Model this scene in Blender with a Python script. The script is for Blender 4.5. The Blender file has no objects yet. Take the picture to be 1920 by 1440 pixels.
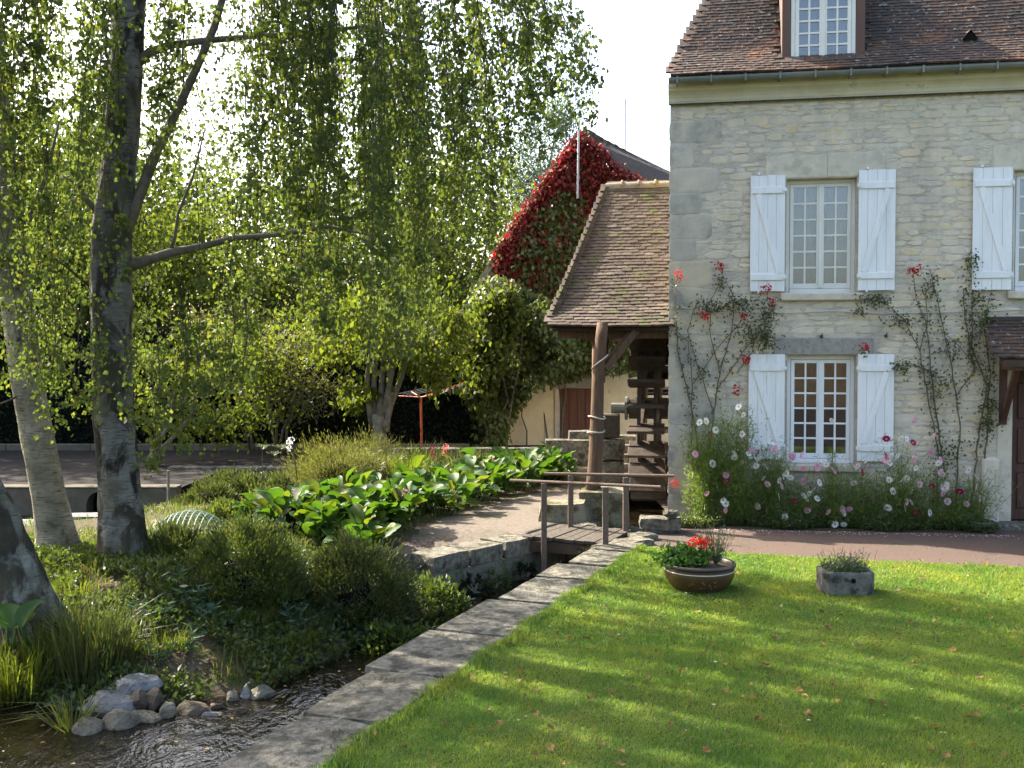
import bpy, math, random
import numpy as np
from mathutils import Vector, Matrix, Euler, noise

random.seed(11)
rng = np.random.default_rng(11)
scene = bpy.context.scene
COL = scene.collection
R = math.radians

# ------------------------------------------------------------------ camera, sky, sun, exposure
FOC, PITCH, EYE = 1950.0, math.atan(59 / 1950.0), 2.3
cam = bpy.data.cameras.new('camera')
cam.sensor_width = 36.0
cam.lens = 36.0 * FOC / 1920.0
cam.clip_start, cam.clip_end = 0.05, 3000
cam_ob = bpy.data.objects.new('camera', cam)
cam_ob.location = (0, 0, EYE)
cam_ob.rotation_euler = (math.pi / 2 - PITCH, 0, 0)
COL.objects.link(cam_ob)
scene.camera = cam_ob

SUN_EL, SUN_AZ = R(40), R(-53)                 # azimuth clockwise from +Y: the sun stands behind and to the left
world = bpy.data.worlds.new('World')
scene.world = world
world.use_nodes = True
wn = world.node_tree
sky = wn.nodes.new('ShaderNodeTexSky')
sky.sky_type = 'NISHITA'
sky.sun_disc = False
sky.sun_elevation = SUN_EL
sky.sun_rotation = SUN_AZ % (2 * math.pi)
sky.air_density, sky.dust_density, sky.ozone_density = 1.0, 4.5, 1.0
wn.links.new(sky.outputs[0], wn.nodes['Background'].inputs[0])
wn.nodes['Background'].inputs[1].default_value = 0.15

sun = bpy.data.lights.new('sun', 'SUN')
sun.energy, sun.angle, sun.color = 5.0, R(0.6), (1.0, 0.92, 0.78)
sun_ob = bpy.data.objects.new('sun', sun)
TO_SUN = Vector((math.sin(SUN_AZ) * math.cos(SUN_EL), math.cos(SUN_AZ) * math.cos(SUN_EL), math.sin(SUN_EL)))
sun_ob.rotation_euler = TO_SUN.to_track_quat('Z', 'Y').to_euler()
sun_ob.location = TO_SUN * 40
COL.objects.link(sun_ob)

vs = scene.view_settings
vs.view_transform, vs.look, vs.gamma, vs.use_curve_mapping = 'Standard', 'None', 1.0, False
vs.exposure = 2.05
scene.cycles.max_bounces = 8
scene.cycles.diffuse_bounces = 4
scene.cycles.transparent_max_bounces = 12
scene.cycles.use_denoising = True

# ------------------------------------------------------------------ measuring helpers
def ray(px, py):
    a, b = (px - 960) / FOC, -(py - 720) / FOC
    return Vector((a, math.cos(PITCH) + b * math.sin(PITCH), -math.sin(PITCH) + b * math.cos(PITCH)))

def G(px, py, z=0.0):                          # where a sight line meets the level z
    d = ray(px, py)
    t = (z - EYE) / d.z
    return Vector((d.x * t, d.y * t, z))

def D(px, py, y):                              # where it meets the distance y
    d = ray(px, py)
    t = y / d.y
    return Vector((d.x * t, y, EYE + d.z * t))

HA = R(10)
HO = Vector((2.19, 14.5, 0))                   # front left corner of the house
HU = Vector((math.cos(HA), -math.sin(HA), 0))
HN = Vector((math.sin(HA), math.cos(HA), 0))   # into the house
def W(px, py, off=0.0):                        # facade coordinates (along, up) of a sight line
    d = ray(px, py)
    o = HO - HN * off
    t = o.dot(HN) / d.dot(HN)
    p = d * t - HO
    return p.dot(HU), EYE + d.z * t
def HL(u, y, z):                               # house coordinates to the world
    return HO + HU * u + HN * y + Vector((0, 0, z))

# ------------------------------------------------------------------ object helpers
def put(o, parent=None):
    COL.objects.link(o)
    if parent is not None:
        o.parent = parent
    return o

def tag(o, label=None, cat=None, group=None, kind=None):
    if label: o['label'] = label
    if cat: o['category'] = cat
    if group: o['group'] = group
    if kind: o['kind'] = kind
    return o

def thing(name, label, cat, loc=(0, 0, 0), rotz=0.0, group=None):
    o = bpy.data.objects.new(name, None)
    o.empty_display_size = 0.2
    o.location = loc
    o.rotation_euler = (0, 0, rotz)
    put(o)
    return tag(o, label, cat, group)

def inst(name, me, parent=None, loc=(0, 0, 0), rot=(0, 0, 0), scale=(1, 1, 1)):
    o = bpy.data.objects.new(name, me)
    o.location = loc
    o.rotation_euler = rot
    o.scale = scale if hasattr(scale, '__len__') else (scale,) * 3
    return put(o, parent)

class MB:
    """collects shapes into one mesh"""
    def __init__(s):
        s.v, s.f, s.m = [], [], []
    def add(s, verts, faces, mi=0):
        o = len(s.v)
        s.v.extend(tuple(v) for v in verts)
        s.f.extend([tuple(i + o for i in f) for f in faces])
        s.m.extend([mi] * len(faces))
        return s
    def box(s, x0, x1, y0, y1, z0, z1, M=None, mi=0, bev=0.0):
        if bev > 0:
            return s.bevbox(x0, x1, y0, y1, z0, z1, bev, M, mi)
        v = [Vector((x, y, z)) for z in (z0, z1) for y in (y0, y1) for x in (x0, x1)]
        if M is not None: v = [M @ p for p in v]
        return s.add(v, [(0, 2, 3, 1), (4, 5, 7, 6), (0, 1, 5, 4), (2, 6, 7, 3), (0, 4, 6, 2), (1, 3, 7, 5)], mi)
    def bevbox(s, x0, x1, y0, y1, z0, z1, b, M=None, mi=0):
        v = []
        for z, k in ((z0, b), (z0 + b, 0), (z1 - b, 0), (z1, b)):
            for (x, y) in ((x0 + k + b * .6, y0 + k), (x1 - k - b * .6, y0 + k), (x1 - k, y0 + k + b * .6), (x1 - k, y1 - k - b * .6),
                           (x1 - k - b * .6, y1 - k), (x0 + k + b * .6, y1 - k), (x0 + k, y1 - k - b * .6), (x0 + k, y0 + k + b * .6)):
                v.append(Vector((x, y, z)))
        if M is not None: v = [M @ p for p in v]
        f = [tuple(range(7, -1, -1)), tuple(range(24, 32))]
        for r in range(3):
            for i in range(8):
                j = (i + 1) % 8
                f.append((r * 8 + i, r * 8 + j, r * 8 + 8 + j, r * 8 + 8 + i))
        return s.add(v, f, mi)
    def beam(s, a, b, w, h, mi=0, up=(0, 0, 1)):
        a, b = Vector(a), Vector(b)
        d = (b - a)
        L = d.length
        d.normalize()
        x = d.cross(Vector(up))
        if x.length < 1e-4: x = d.cross(Vector((1, 0, 0)))
        x.normalize()
        z = x.cross(d)
        M = Matrix((x, d, z)).transposed().to_4x4()
        M.translation = a
        return s.box(-w / 2, w / 2, 0, L, -h / 2, h / 2, M, mi)
    def tube(s, pts, rad, seg=8, mi=0, cap=True, wob=0.0):
        pts = [Vector(p) for p in pts]
        n = len(pts)
        if not hasattr(rad, '__len__'): rad = [rad] * n
        ref = None
        base = len(s.v)
        for i, p in enumerate(pts):
            t = (pts[min(i + 1, n - 1)] - pts[max(i - 1, 0)])
            t = t.normalized() if t.length > 1e-9 else Vector((0, 0, 1))
            if ref is None:
                ref = t.orthogonal().normalized()
            ref = (ref - t * ref.dot(t)).normalized()
            q = t.cross(ref)
            for k in range(seg):
                a = 2 * math.pi * k / seg
                r = rad[i]
                dv = ref * math.cos(a) + q * math.sin(a)
                if wob:
                    r *= 1 + wob * noise.noise(Vector((dv.x * 1.7 + p.x * 3, dv.y * 1.7 + p.y * 3, p.z * 2.2)))
                s.v.append(tuple(p + dv * r))
        for i in range(n - 1):
            for k in range(seg):
                j = (k + 1) % seg
                s.f.append((base + i * seg + k, base + i * seg + j, base + (i + 1) * seg + j, base + (i + 1) * seg + k))
                s.m.append(mi)
        if cap:
            s.f.append(tuple(base + k for k in range(seg - 1, -1, -1)))
            s.f.append(tuple(base + (n - 1) * seg + k for k in range(seg)))
            s.m += [mi, mi]
        return s
    def lathe(s, prof, seg=32, c=(0, 0, 0), mi=0, closed=False):
        base = len(s.v)
        n = len(prof)
        for (r, z) in prof:
            for k in range(seg):
                a = 2 * math.pi * k / seg
                s.v.append((c[0] + r * math.cos(a), c[1] + r * math.sin(a), c[2] + z))
        for i in range(n - 1):
            for k in range(seg):
                j = (k + 1) % seg
                s.f.append((base + i * seg + k, base + i * seg + j, base + (i + 1) * seg + j, base + (i + 1) * seg + k))
                s.m.append(mi)
        return s
    def prism(s, poly, z0, z1, mi=0):
        n = len(poly)
        v = [(p[0], p[1], z0) for p in poly] + [(p[0], p[1], z1) for p in poly]
        f = [tuple(range(n - 1, -1, -1)), tuple(range(n, 2 * n))]
        f += [(i, (i + 1) % n, n + (i + 1) % n, n + i) for i in range(n)]
        return s.add(v, f, mi)
    def mesh(s, name, mats, smooth=False):
        me = bpy.data.meshes.new(name)
        me.from_pydata(s.v, [], s.f)
        for m in (mats if isinstance(mats, (list, tuple)) else [mats]):
            me.materials.append(m)
        if any(s.m): me.polygons.foreach_set('material_index', s.m)
        if smooth: me.polygons.foreach_set('use_smooth', [True] * len(s.f))
        me.update()
        return me
    def build(s, name, mats, parent=None, smooth=False, kind=None, loc=(0, 0, 0), rot=(0, 0, 0)):
        o = inst(name, s.mesh(name, mats, smooth), parent, loc, rot)
        if kind: o['kind'] = kind
        return o

def tri_mesh(name, V, F, mats, smooth=False, mi=None):
    V = np.ascontiguousarray(V, dtype=np.float32)
    F = np.ascontiguousarray(F, dtype=np.int32)
    me = bpy.data.meshes.new(name)
    me.vertices.add(len(V))
    me.vertices.foreach_set('co', V.ravel())
    k = F.shape[1]
    me.loops.add(F.size)
    me.loops.foreach_set('vertex_index', F.ravel())
    me.polygons.add(len(F))
    me.polygons.foreach_set('loop_start', np.arange(0, F.size, k, dtype=np.int32))
    me.polygons.foreach_set('loop_total', np.full(len(F), k, dtype=np.int32))
    for m in (mats if isinstance(mats, (list, tuple)) else [mats]):
        me.materials.append(m)
    if mi is not None: me.polygons.foreach_set('material_index', np.ascontiguousarray(mi, dtype=np.int32))
    if smooth: me.polygons.foreach_set('use_smooth', np.ones(len(F), dtype=bool))
    me.update(calc_edges=True)
    return me

def norm(A):
    return A / np.maximum(np.linalg.norm(A, axis=1, keepdims=True), 1e-9)

def leaf_arrays(P, L, Wd, Dr, fold=0.18, spin=None):
    """folded diamond leaves: base at P, along Dr, length L, width Wd"""
    n = len(P)
    L = np.broadcast_to(np.asarray(L, float), (n,))[:, None]
    Wd = np.broadcast_to(np.asarray(Wd, float), (n,))[:, None]
    Dr = norm(np.asarray(Dr, float))
    S = norm(np.cross(Dr, rng.normal(size=(n, 3)) if spin is None else spin))
    N = np.cross(S, Dr)
    V = np.empty((n, 4, 3))
    V[:, 0] = P
    V[:, 1] = P + Dr * L * 0.42 + S * Wd / 2 + N * Wd * fold
    V[:, 2] = P + Dr * L
    V[:, 3] = P + Dr * L * 0.42 - S * Wd / 2 + N * Wd * fold
    b = (np.arange(n) * 4)[:, None]
    F = np.concatenate([b + np.array([0, 1, 2]), b + np.array([0, 2, 3])], axis=0)
    return V.reshape(-1, 3), F

def blade_arrays(P, L, Wd, lean, bend=0.5):
    """grass blades in three triangles; lean (n,2) is the horizontal travel of the tip"""
    n = len(P)
    L = np.broadcast_to(np.asarray(L, float), (n,))[:, None]
    Wd = np.broadcast_to(np.asarray(Wd, float), (n,))[:, None]
    a = rng.uniform(0, 2 * np.pi, n)
    S = np.stack([np.cos(a), np.sin(a), np.zeros(n)], 1) * Wd / 2
    Le = np.concatenate([lean, np.zeros((n, 1))], 1)
    up = np.array([0, 0, 1.0])
    mid = P + up * L * 0.62 + Le * (0.5 - bend * .3)
    tip = P + up * L * (1 - 0.35 * np.minimum(1, np.linalg.norm(Le, axis=1, keepdims=True) / L)) + Le
    V = np.stack([P - S, P + S, mid - S * .75, mid + S * .75, tip], 1)
    b = (np.arange(n) * 5)[:, None]
    F = np.concatenate([b + np.array([0, 1, 3]), b + np.array([0, 3, 2]), b + np.array([2, 3, 4])], 0)
    return V.reshape(-1, 3), F

def join(parts):
    Vs, Fs, o = [], [], 0
    for V, F in parts:
        Vs.append(V); Fs.append(F + o); o += len(V)
    return np.concatenate(Vs), np.concatenate(Fs)

# ------------------------------------------------------------------ materials
class NT:
    def __init__(s, name):
        s.m = bpy.data.materials.new(name)
        s.m.use_nodes = True
        s.t = s.m.node_tree
        s.b = s.t.nodes['Principled BSDF']
        s.out = s.t.nodes['Material Output']
    def n(s, typ, **kw):
        o = s.t.nodes.new(typ)
        for k, v in kw.items(): setattr(o, k, v)
        return o
    def l(s, a, b): s.t.links.new(a, b)
    def pos(s, stretch=(1, 1, 1)):
        g = s.n('ShaderNodeNewGeometry')
        mp = s.n('ShaderNodeMapping')
        mp.inputs['Scale'].default_value = stretch
        s.l(g.outputs['Position'], mp.inputs[0])
        return mp.outputs[0]
    def noise(s, scale, detail=5, rough=.55, vec=None, stretch=(1, 1, 1), dist=0.0):
        o = s.n('ShaderNodeTexNoise')
        o.inputs['Scale'].default_value = scale
        o.inputs['Detail'].default_value = detail
        o.inputs['Roughness'].default_value = rough
        o.inputs['Distortion'].default_value = dist
        s.l(vec if vec is not None else s.pos(stretch), o.inputs['Vector'])
        return o.outputs['Fac']
    def ramp(s, fac, stops, interp='LINEAR'):
        r = s.n('ShaderNodeValToRGB')
        r.color_ramp.interpolation = interp
        e = r.color_ramp.elements
        while len(e) < len(stops): e.new(0.5)
        for i, (p, c) in enumerate(stops):
            e[i].position = p
            e[i].color = (c, c, c, 1) if not hasattr(c, '__len__') else (*c[:3], 1)
        s.l(fac, r.inputs[0])
        return r.outputs[0]
    def rand(s):
        oi = s.n('ShaderNodeObjectInfo')
        g = s.n('ShaderNodeNewGeometry')
        a = s.n('ShaderNodeMath', operation='ADD')
        s.l(oi.outputs['Random'], a.inputs[0]); s.l(g.outputs['Random Per Island'], a.inputs[1])
        fr = s.n('ShaderNodeMath', operation='FRACT')
        s.l(a.outputs[0], fr.inputs[0])
        return fr.outputs[0]
    def mix(s, fac, a, b, blend='MIX'):
        m = s.n('ShaderNodeMix', data_type='RGBA', blend_type=blend)
        if hasattr(fac, 'links'): s.l(fac, m.inputs[0])
        else: m.inputs[0].default_value = fac
        for v, k in ((a, 6), (b, 7)):
            if hasattr(v, 'links'): s.l(v, m.inputs[k])
            else: m.inputs[k].default_value = (*v[:3], 1)
        return m.outputs[2]
    def bump(s, h, strength=.5, dist=.02):
        b = s.n('ShaderNodeBump')
        b.inputs['Strength'].default_value = strength
        b.inputs['Distance'].default_value = dist
        s.l(h, b.inputs['Height'])
        s.l(b.outputs[0], s.b.inputs['Normal'])
        return b
    def weather(s, col):
        # old rain streaks and grey lichen films on the masonry
        st = s.ramp(s.noise(1.6, 6, .65, stretch=(1.6, 1.6, .22)), [(.50, 0.0), (.68, .55)])
        col = s.mix(st, col, (.37, .335, .28))
        fl = s.ramp(s.noise(2.6, 7, .7), [(.52, 0.0), (.64, .45)])
        return s.mix(fl, col, (.46, .425, .36))
    def done(s, col=None, rough=.8, spec=.3):
        if col is not None:
            if hasattr(col, 'links'): s.l(col, s.b.inputs['Base Color'])
            else: s.b.inputs['Base Color'].default_value = (*col[:3], 1)
        s.b.inputs['Roughness'].default_value = rough
        s.b.inputs['Specular IOR Level'].default_value = spec
        return s.m

def pmat(name, c1, c2, scale=6, rough=.85, spec=.25, bump=.4, bscale=30, bdist=.01, rand=None, stretch=(1, 1, 1), c3=None, s3=2.0, t3=.6, dirt=None):
    """noise between c1 and c2; c3 in patches; rand = list of tints picked per piece"""
    k = NT(name)
    col = k.ramp(k.noise(scale, stretch=stretch), [(.3, c1), (.7, c2)])
    if rand:
        col = k.mix(1.0, col, k.ramp(k.rand(), [(i / max(1, len(rand) - 1), c) for i, c in enumerate(rand)]), 'MULTIPLY')
    if c3:
        col = k.mix(k.ramp(k.noise(s3, 6, .65, stretch=stretch), [(t3 - .06, 0.0), (t3 + .06, 1.0)]), col, c3)
    if name in ('wall stone', 'corner stone', 'pale lintel stone'): col = k.weather(col)
    if bump: k.bump(k.noise(bscale, 6, .6, stretch=stretch), bump, bdist)
    return k.done(col, rough, spec)

def leafmat(name, cols, trans=.45, tcol=1.7, rough=.45, spec=.35, tint=(1.1, 1.15, .45), patch=None):
    k = NT(name)
    n = len(cols)
    col = k.ramp(k.rand(), [(i / max(1, n - 1), c) for i, c in enumerate(cols)])
    if patch:                                  # worn and lush patches
        col = k.mix(1.0, col, k.ramp(k.noise(patch[0], 5, .65), [(.36, patch[1]), (.5, (1, 1, 1)), (.66, patch[2])]), 'MULTIPLY')
    k.done(col, rough, spec)
    tr = k.n('ShaderNodeBsdfTranslucent')
    k.l(k.mix(1.0, col, tuple(tcol * c for c in tint), 'MULTIPLY'), tr.inputs[0])
    mx = k.n('ShaderNodeMixShader')
    mx.inputs[0].default_value = trans
    k.l(k.b.outputs[0], mx.inputs[1]); k.l(tr.outputs[0], mx.inputs[2])
    k.l(mx.outputs[0], k.out.inputs[0])
    return k.m

M = {}
M['stone'] = pmat('wall stone', (.56, .49, .38), (.67, .595, .47), 9, .9, .15, .7, 42, .012, rand=[(.82, .84, .9), (1, 1, 1), (.95, .93, .9), (1.04, 1.0, .93), (.9, .9, .9), (1.02, .98, .9), (.98, .89, .7), (1.06, 1.04, 1)], c3=(.30, .27, .22), s3=5, t3=.70)
M['quoin'] = pmat('corner stone', (.44, .395, .315), (.57, .51, .41), 4, .9, .15, .6, 35, .012, rand=[(.85, .87, .9), (1, 1, 1), (1.08, 1.03, .9)], c3=(.28, .265, .235), s3=1.6, t3=.56)
def mortar_mat():
    k = NT('lime mortar')
    a = k.ramp(k.noise(3.5, 6), [(.3, (.56, .495, .39)), (.7, (.68, .61, .495))])
    a = k.mix(k.ramp(k.noise(13, 7, .65, stretch=(.55, .55, 1.6), dist=.4), [(.38, .6), (.50, 0.0)]), a, (.37, .32, .245))  # dark crevice shade and mottling put into the colour
    a = k.mix(k.ramp(k.noise(9, 6, .6, stretch=(.6, .6, 1.4)), [(.56, 0.0), (.66, .6)]), a, (.70, .645, .55))
    a = k.mix(k.ramp(k.noise(.9, 4, .6), [(.52, 0.0), (.66, .5)]), a, (.42, .38, .32))
    a = k.weather(a)
    k.bump(k.noise(22, 8, .7, stretch=(.7, .7, 1.4)), 1.0, .035)
    return k.done(a, .95, .1)
M['mortar'] = mortar_mat()
M['lintel'] = pmat('grey lintel stone', (.24, .225, .20), (.33, .31, .275), 14, .9, .15, .4, 50, .006, c3=(.15, .13, .11), s3=30, t3=.62)
M['pale_lintel'] = pmat('pale lintel stone', (.52, .465, .365), (.62, .555, .44), 7, .9, .15, .6, 30, .012, c3=(.45, .40, .31), s3=4, t3=.56)
M['cornice'] = pmat('cornice stone', (.47, .425, .30), (.60, .55, .40), 3, .9, .2, .2, 40, .005, c3=(.30, .28, .2), s3=3, t3=.66)
M['tile'] = pmat('clay tile', (.058, .043, .032), (.096, .068, .05), 14, .8, .3, .4, 60, .005, rand=[(.7, .7, .75), (1, 1, 1), (.8, .78, .8), (1.15, 1.0, .9), (.9, .88, .9), (1.3, 1.0, .85)], c3=(.26, .24, .20), s3=16, t3=.64)
def roof_mat():
    k = NT('clay tile')
    col = k.ramp(k.noise(14), [(.3, (.050, .036, .028)), (.7, (.084, .059, .045))])
    col = k.mix(1.0, col, k.ramp(k.rand(), [(0, (.65, .65, .7)), (.3, (1, 1, 1)), (.55, (.8, .78, .8)), (.8, (1.2, 1.0, .85)), (1, (1.4, 1.1, .9))]), 'MULTIPLY')
    col = k.mix(k.ramp(k.noise(.9, 5, .65), [(.50, 0.0), (.62, .85)]), col, (.034, .031, .026))       # black moss
    col = k.mix(k.ramp(k.noise(1.3, 5, .6, stretch=(1, 1, 1.3), dist=.5), [(.58, 0.0), (.66, .8)]), col, (.15, .068, .034))   # large orange patches
    col = k.mix(k.ramp(k.noise(17, 5, .6), [(.60, 0.0), (.68, .9)]), col, (.30, .28, .23))            # lichen, its pale flecks doubling as painted glints on the tiles
    k.bump(k.noise(60, 5), .4, .005)
    return k.done(col, .75, .3)
M['tile'] = roof_mat()
M['shed_tile'] = pmat('weathered clay tile', (.060, .046, .035), (.100, .078, .060), 14, .85, .25, .4, 60, .006, rand=[(.75, .72, .72), (1, 1, 1), (1.2, 1.1, 1.0), (.85, .82, .8), (1.0, .95, .9), (1.7, 1.7, 1.7)], c3=(.075, .078, .025), s3=3.5, t3=.60)
M['ridge'] = pmat('ridge tile', (.16, .135, .10), (.23, .20, .15), 10, .9, .2, .5, 40, .008, c3=(.26, .2, .09), s3=5, t3=.58)
M['deck_dark'] = pmat('roof boards', (.05, .035, .025), (.09, .065, .045), 6, .9, .1, .3)
M['zinc'] = pmat('zinc', (.12, .13, .115), (.18, .19, .17), 4, .5, .4, .1)
M['dormer_wood'] = pmat('brown painted wood', (.10, .058, .043), (.135, .08, .06), 5, .7, .3, .2, 30, .004, stretch=(1, 1, .2))
M['white'] = pmat('white paint', (.68, .68, .67), (.80, .80, .79), 5, .55, .35, .2, 30, .003, stretch=(2, 2, .3), c3=(.54, .53, .49), s3=5, t3=.66)
M['cream'] = pmat('cream window paint', (.66, .64, .57), (.74, .72, .65), 3, .55, .35, .1)
M['door'] = pmat('dark door wood', (.06, .028, .02), (.10, .048, .034), 8, .6, .3, .3, 40, .004, stretch=(3, 3, .3))
M['wood'] = pmat('weathered post wood', (.075, .044, .027), (.13, .078, .046), 8, .85, .2, .8, 24, .012, stretch=(4, 4, .35), c3=(.075, .058, .045), s3=3, t3=.6)
M['old_wood'] = pmat('grey old wood', (.045, .038, .030), (.085, .072, .056), 10, .9, .2, .7, 30, .01, stretch=(3, 1, 3))
M['wheel'] = pmat('dark wheel wood', (.022, .015, .011), (.062, .043, .030), 8, .6, .35, .6, 30, .01)
M['iron'] = pmat('rusty iron', (.085, .058, .042), (.15, .105, .078), 30, .7, .3, .3, 60, .003)
M['darkiron'] = pmat('dark iron', (.03, .03, .03), (.06, .055, .05), 20, .6, .4, .2)
M['grey_stone'] = pmat('channel stone', (.075, .070, .056), (.215, .20, .162), 16, .95, .15, 1.0, 34, .03, rand=[(.85, .85, .87), (1, 1, 1), (1.12, 1.1, 1.04), (.95, .93, .88)], c3=(.055, .052, .04), s3=5.5, t3=.55)
M['pier_stone'] = pmat('yellow mossy pier stone', (.15, .135, .088), (.25, .23, .165), 7, .95, .15, .9, 24, .02, c3=(.065, .06, .03), s3=3.5, t3=.52)
M['wet_stone'] = pmat('mossy channel wall', (.10, .10, .075), (.20, .19, .15), 6, .9, .2, 1.0, 22, .03, c3=(.05, .065, .025), s3=3, t3=.52)
M['rock_grey'] = pmat('grey rock', (.10, .098, .094), (.25, .245, .235), 9, .85, .25, 1.0, 24, .04, c3=(.11, .105, .10), s3=6, t3=.62)
M['rock_tan'] = pmat('tan rock', (.10, .085, .056), (.21, .185, .13), 8, .8, .3, 1.0, 24, .04, c3=(.12, .10, .07), s3=5, t3=.6)
M['rock_brown'] = pmat('brown rock', (.05, .038, .026), (.10, .075, .05), 5, .8, .3, .8, 20, .02)
M['barn'] = pmat('cream barn plaster', (.62, .53, .34), (.70, .62, .44), 4, .95, .1, .6, 18, .02, c3=(.40, .32, .2), s3=5, t3=.66)
M['barn_door'] = pmat('barn door wood', (.10, .045, .03), (.14, .07, .05), 6, .8, .2, .3, 20, .01, stretch=(4, 4, .3))
M['path'] = pmat('pink gravel path', (.078, .054, .043), (.125, .090, .074), 70, .95, .15, 1.0, 90, .012, c3=(.085, .072, .058), s3=1.6, t3=.56)
M['yard'] = pmat('grey brown yard gravel', (.018, .016, .015), (.03, .027, .024), 2, .95, .1, .6, 80, .01)
M['gravel'] = pmat('garden gravel', (.10, .082, .065), (.17, .142, .115), 22, .95, .15, .9, 90, .015, c3=(.09, .085, .05), s3=2.2, t3=.6)
M['soil'] = pmat('garden soil', (.05, .038, .025), (.10, .078, .05), 8, .95, .1, 1, 25, .03, c3=(.06, .07, .02), s3=3, t3=.55)
M['turf'] = pmat('lawn turf', (.045, .065, .015), (.075, .10, .024), 10, .95, .1, .6, 60, .02, c3=(.10, .11, .035), s3=1.2, t3=.6)
M['bed'] = pmat('stream bed', (.05, .04, .025), (.10, .085, .05), 5, .9, .1)
M['concrete'] = pmat('yellowed concrete wall', (.085, .076, .055), (.135, .12, .09), 5, .95, .1, .6, 20, .02, c3=(.09, .085, .06), s3=2, t3=.6)
M['dark'] = pmat('near black shade', (.008, .008, .008), (.012, .012, .011), 3, .95, 0, 0)  # near-black colour standing in for shade inside hollows and plants
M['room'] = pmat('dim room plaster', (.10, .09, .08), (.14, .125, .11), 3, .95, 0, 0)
M['cable'] = pmat('pale cable', (.40, .39, .36), (.48, .47, .44), 8, .7, .2, 0)
M['rope'] = pmat('pale rope', (.36, .33, .28), (.48, .45, .38), 60, .9, .1, .3)
M['orange'] = pmat('orange painted steel', (.35, .06, .02), (.42, .085, .03), 8, .5, .4, 0)
M['mast'] = pmat('grey white mast', (.30, .30, .31), (.42, .42, .43), 8, .5, .4, 0)
M['twig'] = pmat('twig bark', (.05, .04, .025), (.09, .07, .045), 20, .9, .15, .3)
M['limb'] = pmat('branch bark', (.09, .08, .06), (.17, .15, .11), 14, .9, .15, .6, 30, .01)
M['pale_bark'] = pmat('pale grey bark', (.105, .095, .072), (.19, .175, .14), 8, .9, .15, .6, 25, .01, stretch=(1, 1, 2))
M['pot'] = pmat('brown glazed pot', (.050, .030, .012), (.085, .052, .022), 6, .38, .35, .1, 30, .003, c3=(.12, .078, .028), s3=3.5, t3=.66)
M['pot_rim'] = pmat('dark glazed rim', (.045, .03, .022), (.07, .05, .036), 6, .25, .5, 0)
M['trough'] = pmat('lichened concrete', (.11, .102, .085), (.20, .188, .158), 18, .95, .1, 1.0, 40, .016, c3=(.045, .042, .036), s3=9, t3=.54)

def birch_bark(name, white, dark, amount, rough_base):
    k = NT(name)
    p = k.pos((1, 1, 1))
    base = k.ramp(k.noise(9, 6, .6, stretch=(.7, .7, 4.5)), [(.3, tuple(c * .62 for c in white)), (.65, white)])
    dk = k.ramp(k.noise(3.0, 7, .65, stretch=(1.3, 1.3, .75), dist=.6), [(amount - .05, 0.0), (amount + .05, 1.0)])
    col = k.mix(dk, base, dark)
    lent = k.ramp(k.noise(8, 3, .5, stretch=(1.0, 1.0, 9)), [(.57, 0.0), (.66, .9)])
    col = k.mix(lent, col, tuple(c * 1.2 for c in dark))
    alg = k.ramp(k.noise(2.2, 5, .6), [(.42, 0.0), (.64, .75)])
    col = k.mix(alg, col, (.085, .078, .045))
    h = k.mix(dk, k.noise(16, 6, .6, stretch=(1.4, 1.4, .7)), k.noise(30, 6, .7, stretch=(1.6, 1.6, .5)))
    k.bump(h, rough_base, .035)
    return k.done(col, .88, .2)
M['birch1'] = birch_bark('grey birch bark', (.215, .208, .18), (.030, .026, .02), .50, 1.0)
M['birch2'] = birch_bark('cream birch bark', (.36, .32, .23), (.05, .04, .026), .62, .8)
M['birch3'] = birch_bark('furrowed birch bark', (.25, .25, .215), (.032, .028, .022), .49, 1.0)

def water_mat():
    k = NT('dark stream water')
    nz = k.noise(4.5, 4, .55, stretch=(1, .62, 1), dist=1.4)
    nz2 = k.noise(19, 3, .5, stretch=(1, .7, 1), dist=.8)
    a = k.n('ShaderNodeMath', operation='MULTIPLY_ADD')
    k.l(nz2, a.inputs[0]); a.inputs[1].default_value = .3; k.l(nz, a.inputs[2])
    k.bump(a.outputs[0], .32, .09)
    k.b.inputs['IOR'].default_value = 1.333
    return k.done(k.ramp(k.noise(1.1), [(.35, (.004, .0032, .0018)), (.7, (.012, .0092, .0045))]), .03, .5)
M['water'] = water_mat()

def glass_mat():
    k = NT('window glass')
    tr = k.n('ShaderNodeBsdfTransparent'); tr.inputs[0].default_value = (.86, .89, .9, 1)
    gl = k.n('ShaderNodeBsdfGlossy'); gl.inputs['Roughness'].default_value = .02
    fr = k.n('ShaderNodeFresnel'); fr.inputs[0].default_value = 2.05
    k.bump(k.noise(2.5, 2), .05, .02)
    mx = k.n('ShaderNodeMixShader')
    k.l(fr.outputs[0], mx.inputs[0]); k.l(tr.outputs[0], mx.inputs[1]); k.l(gl.outputs[0], mx.inputs[2])
    k.l(mx.outputs[0], k.out.inputs[0])
    return k.m
M['glass'] = glass_mat()
M['curtain'] = leafmat('sheer curtain', [(.40, .40, .42), (.46, .46, .47)], .35, 1.0, .9, .05, (1, 1, 1))

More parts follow.
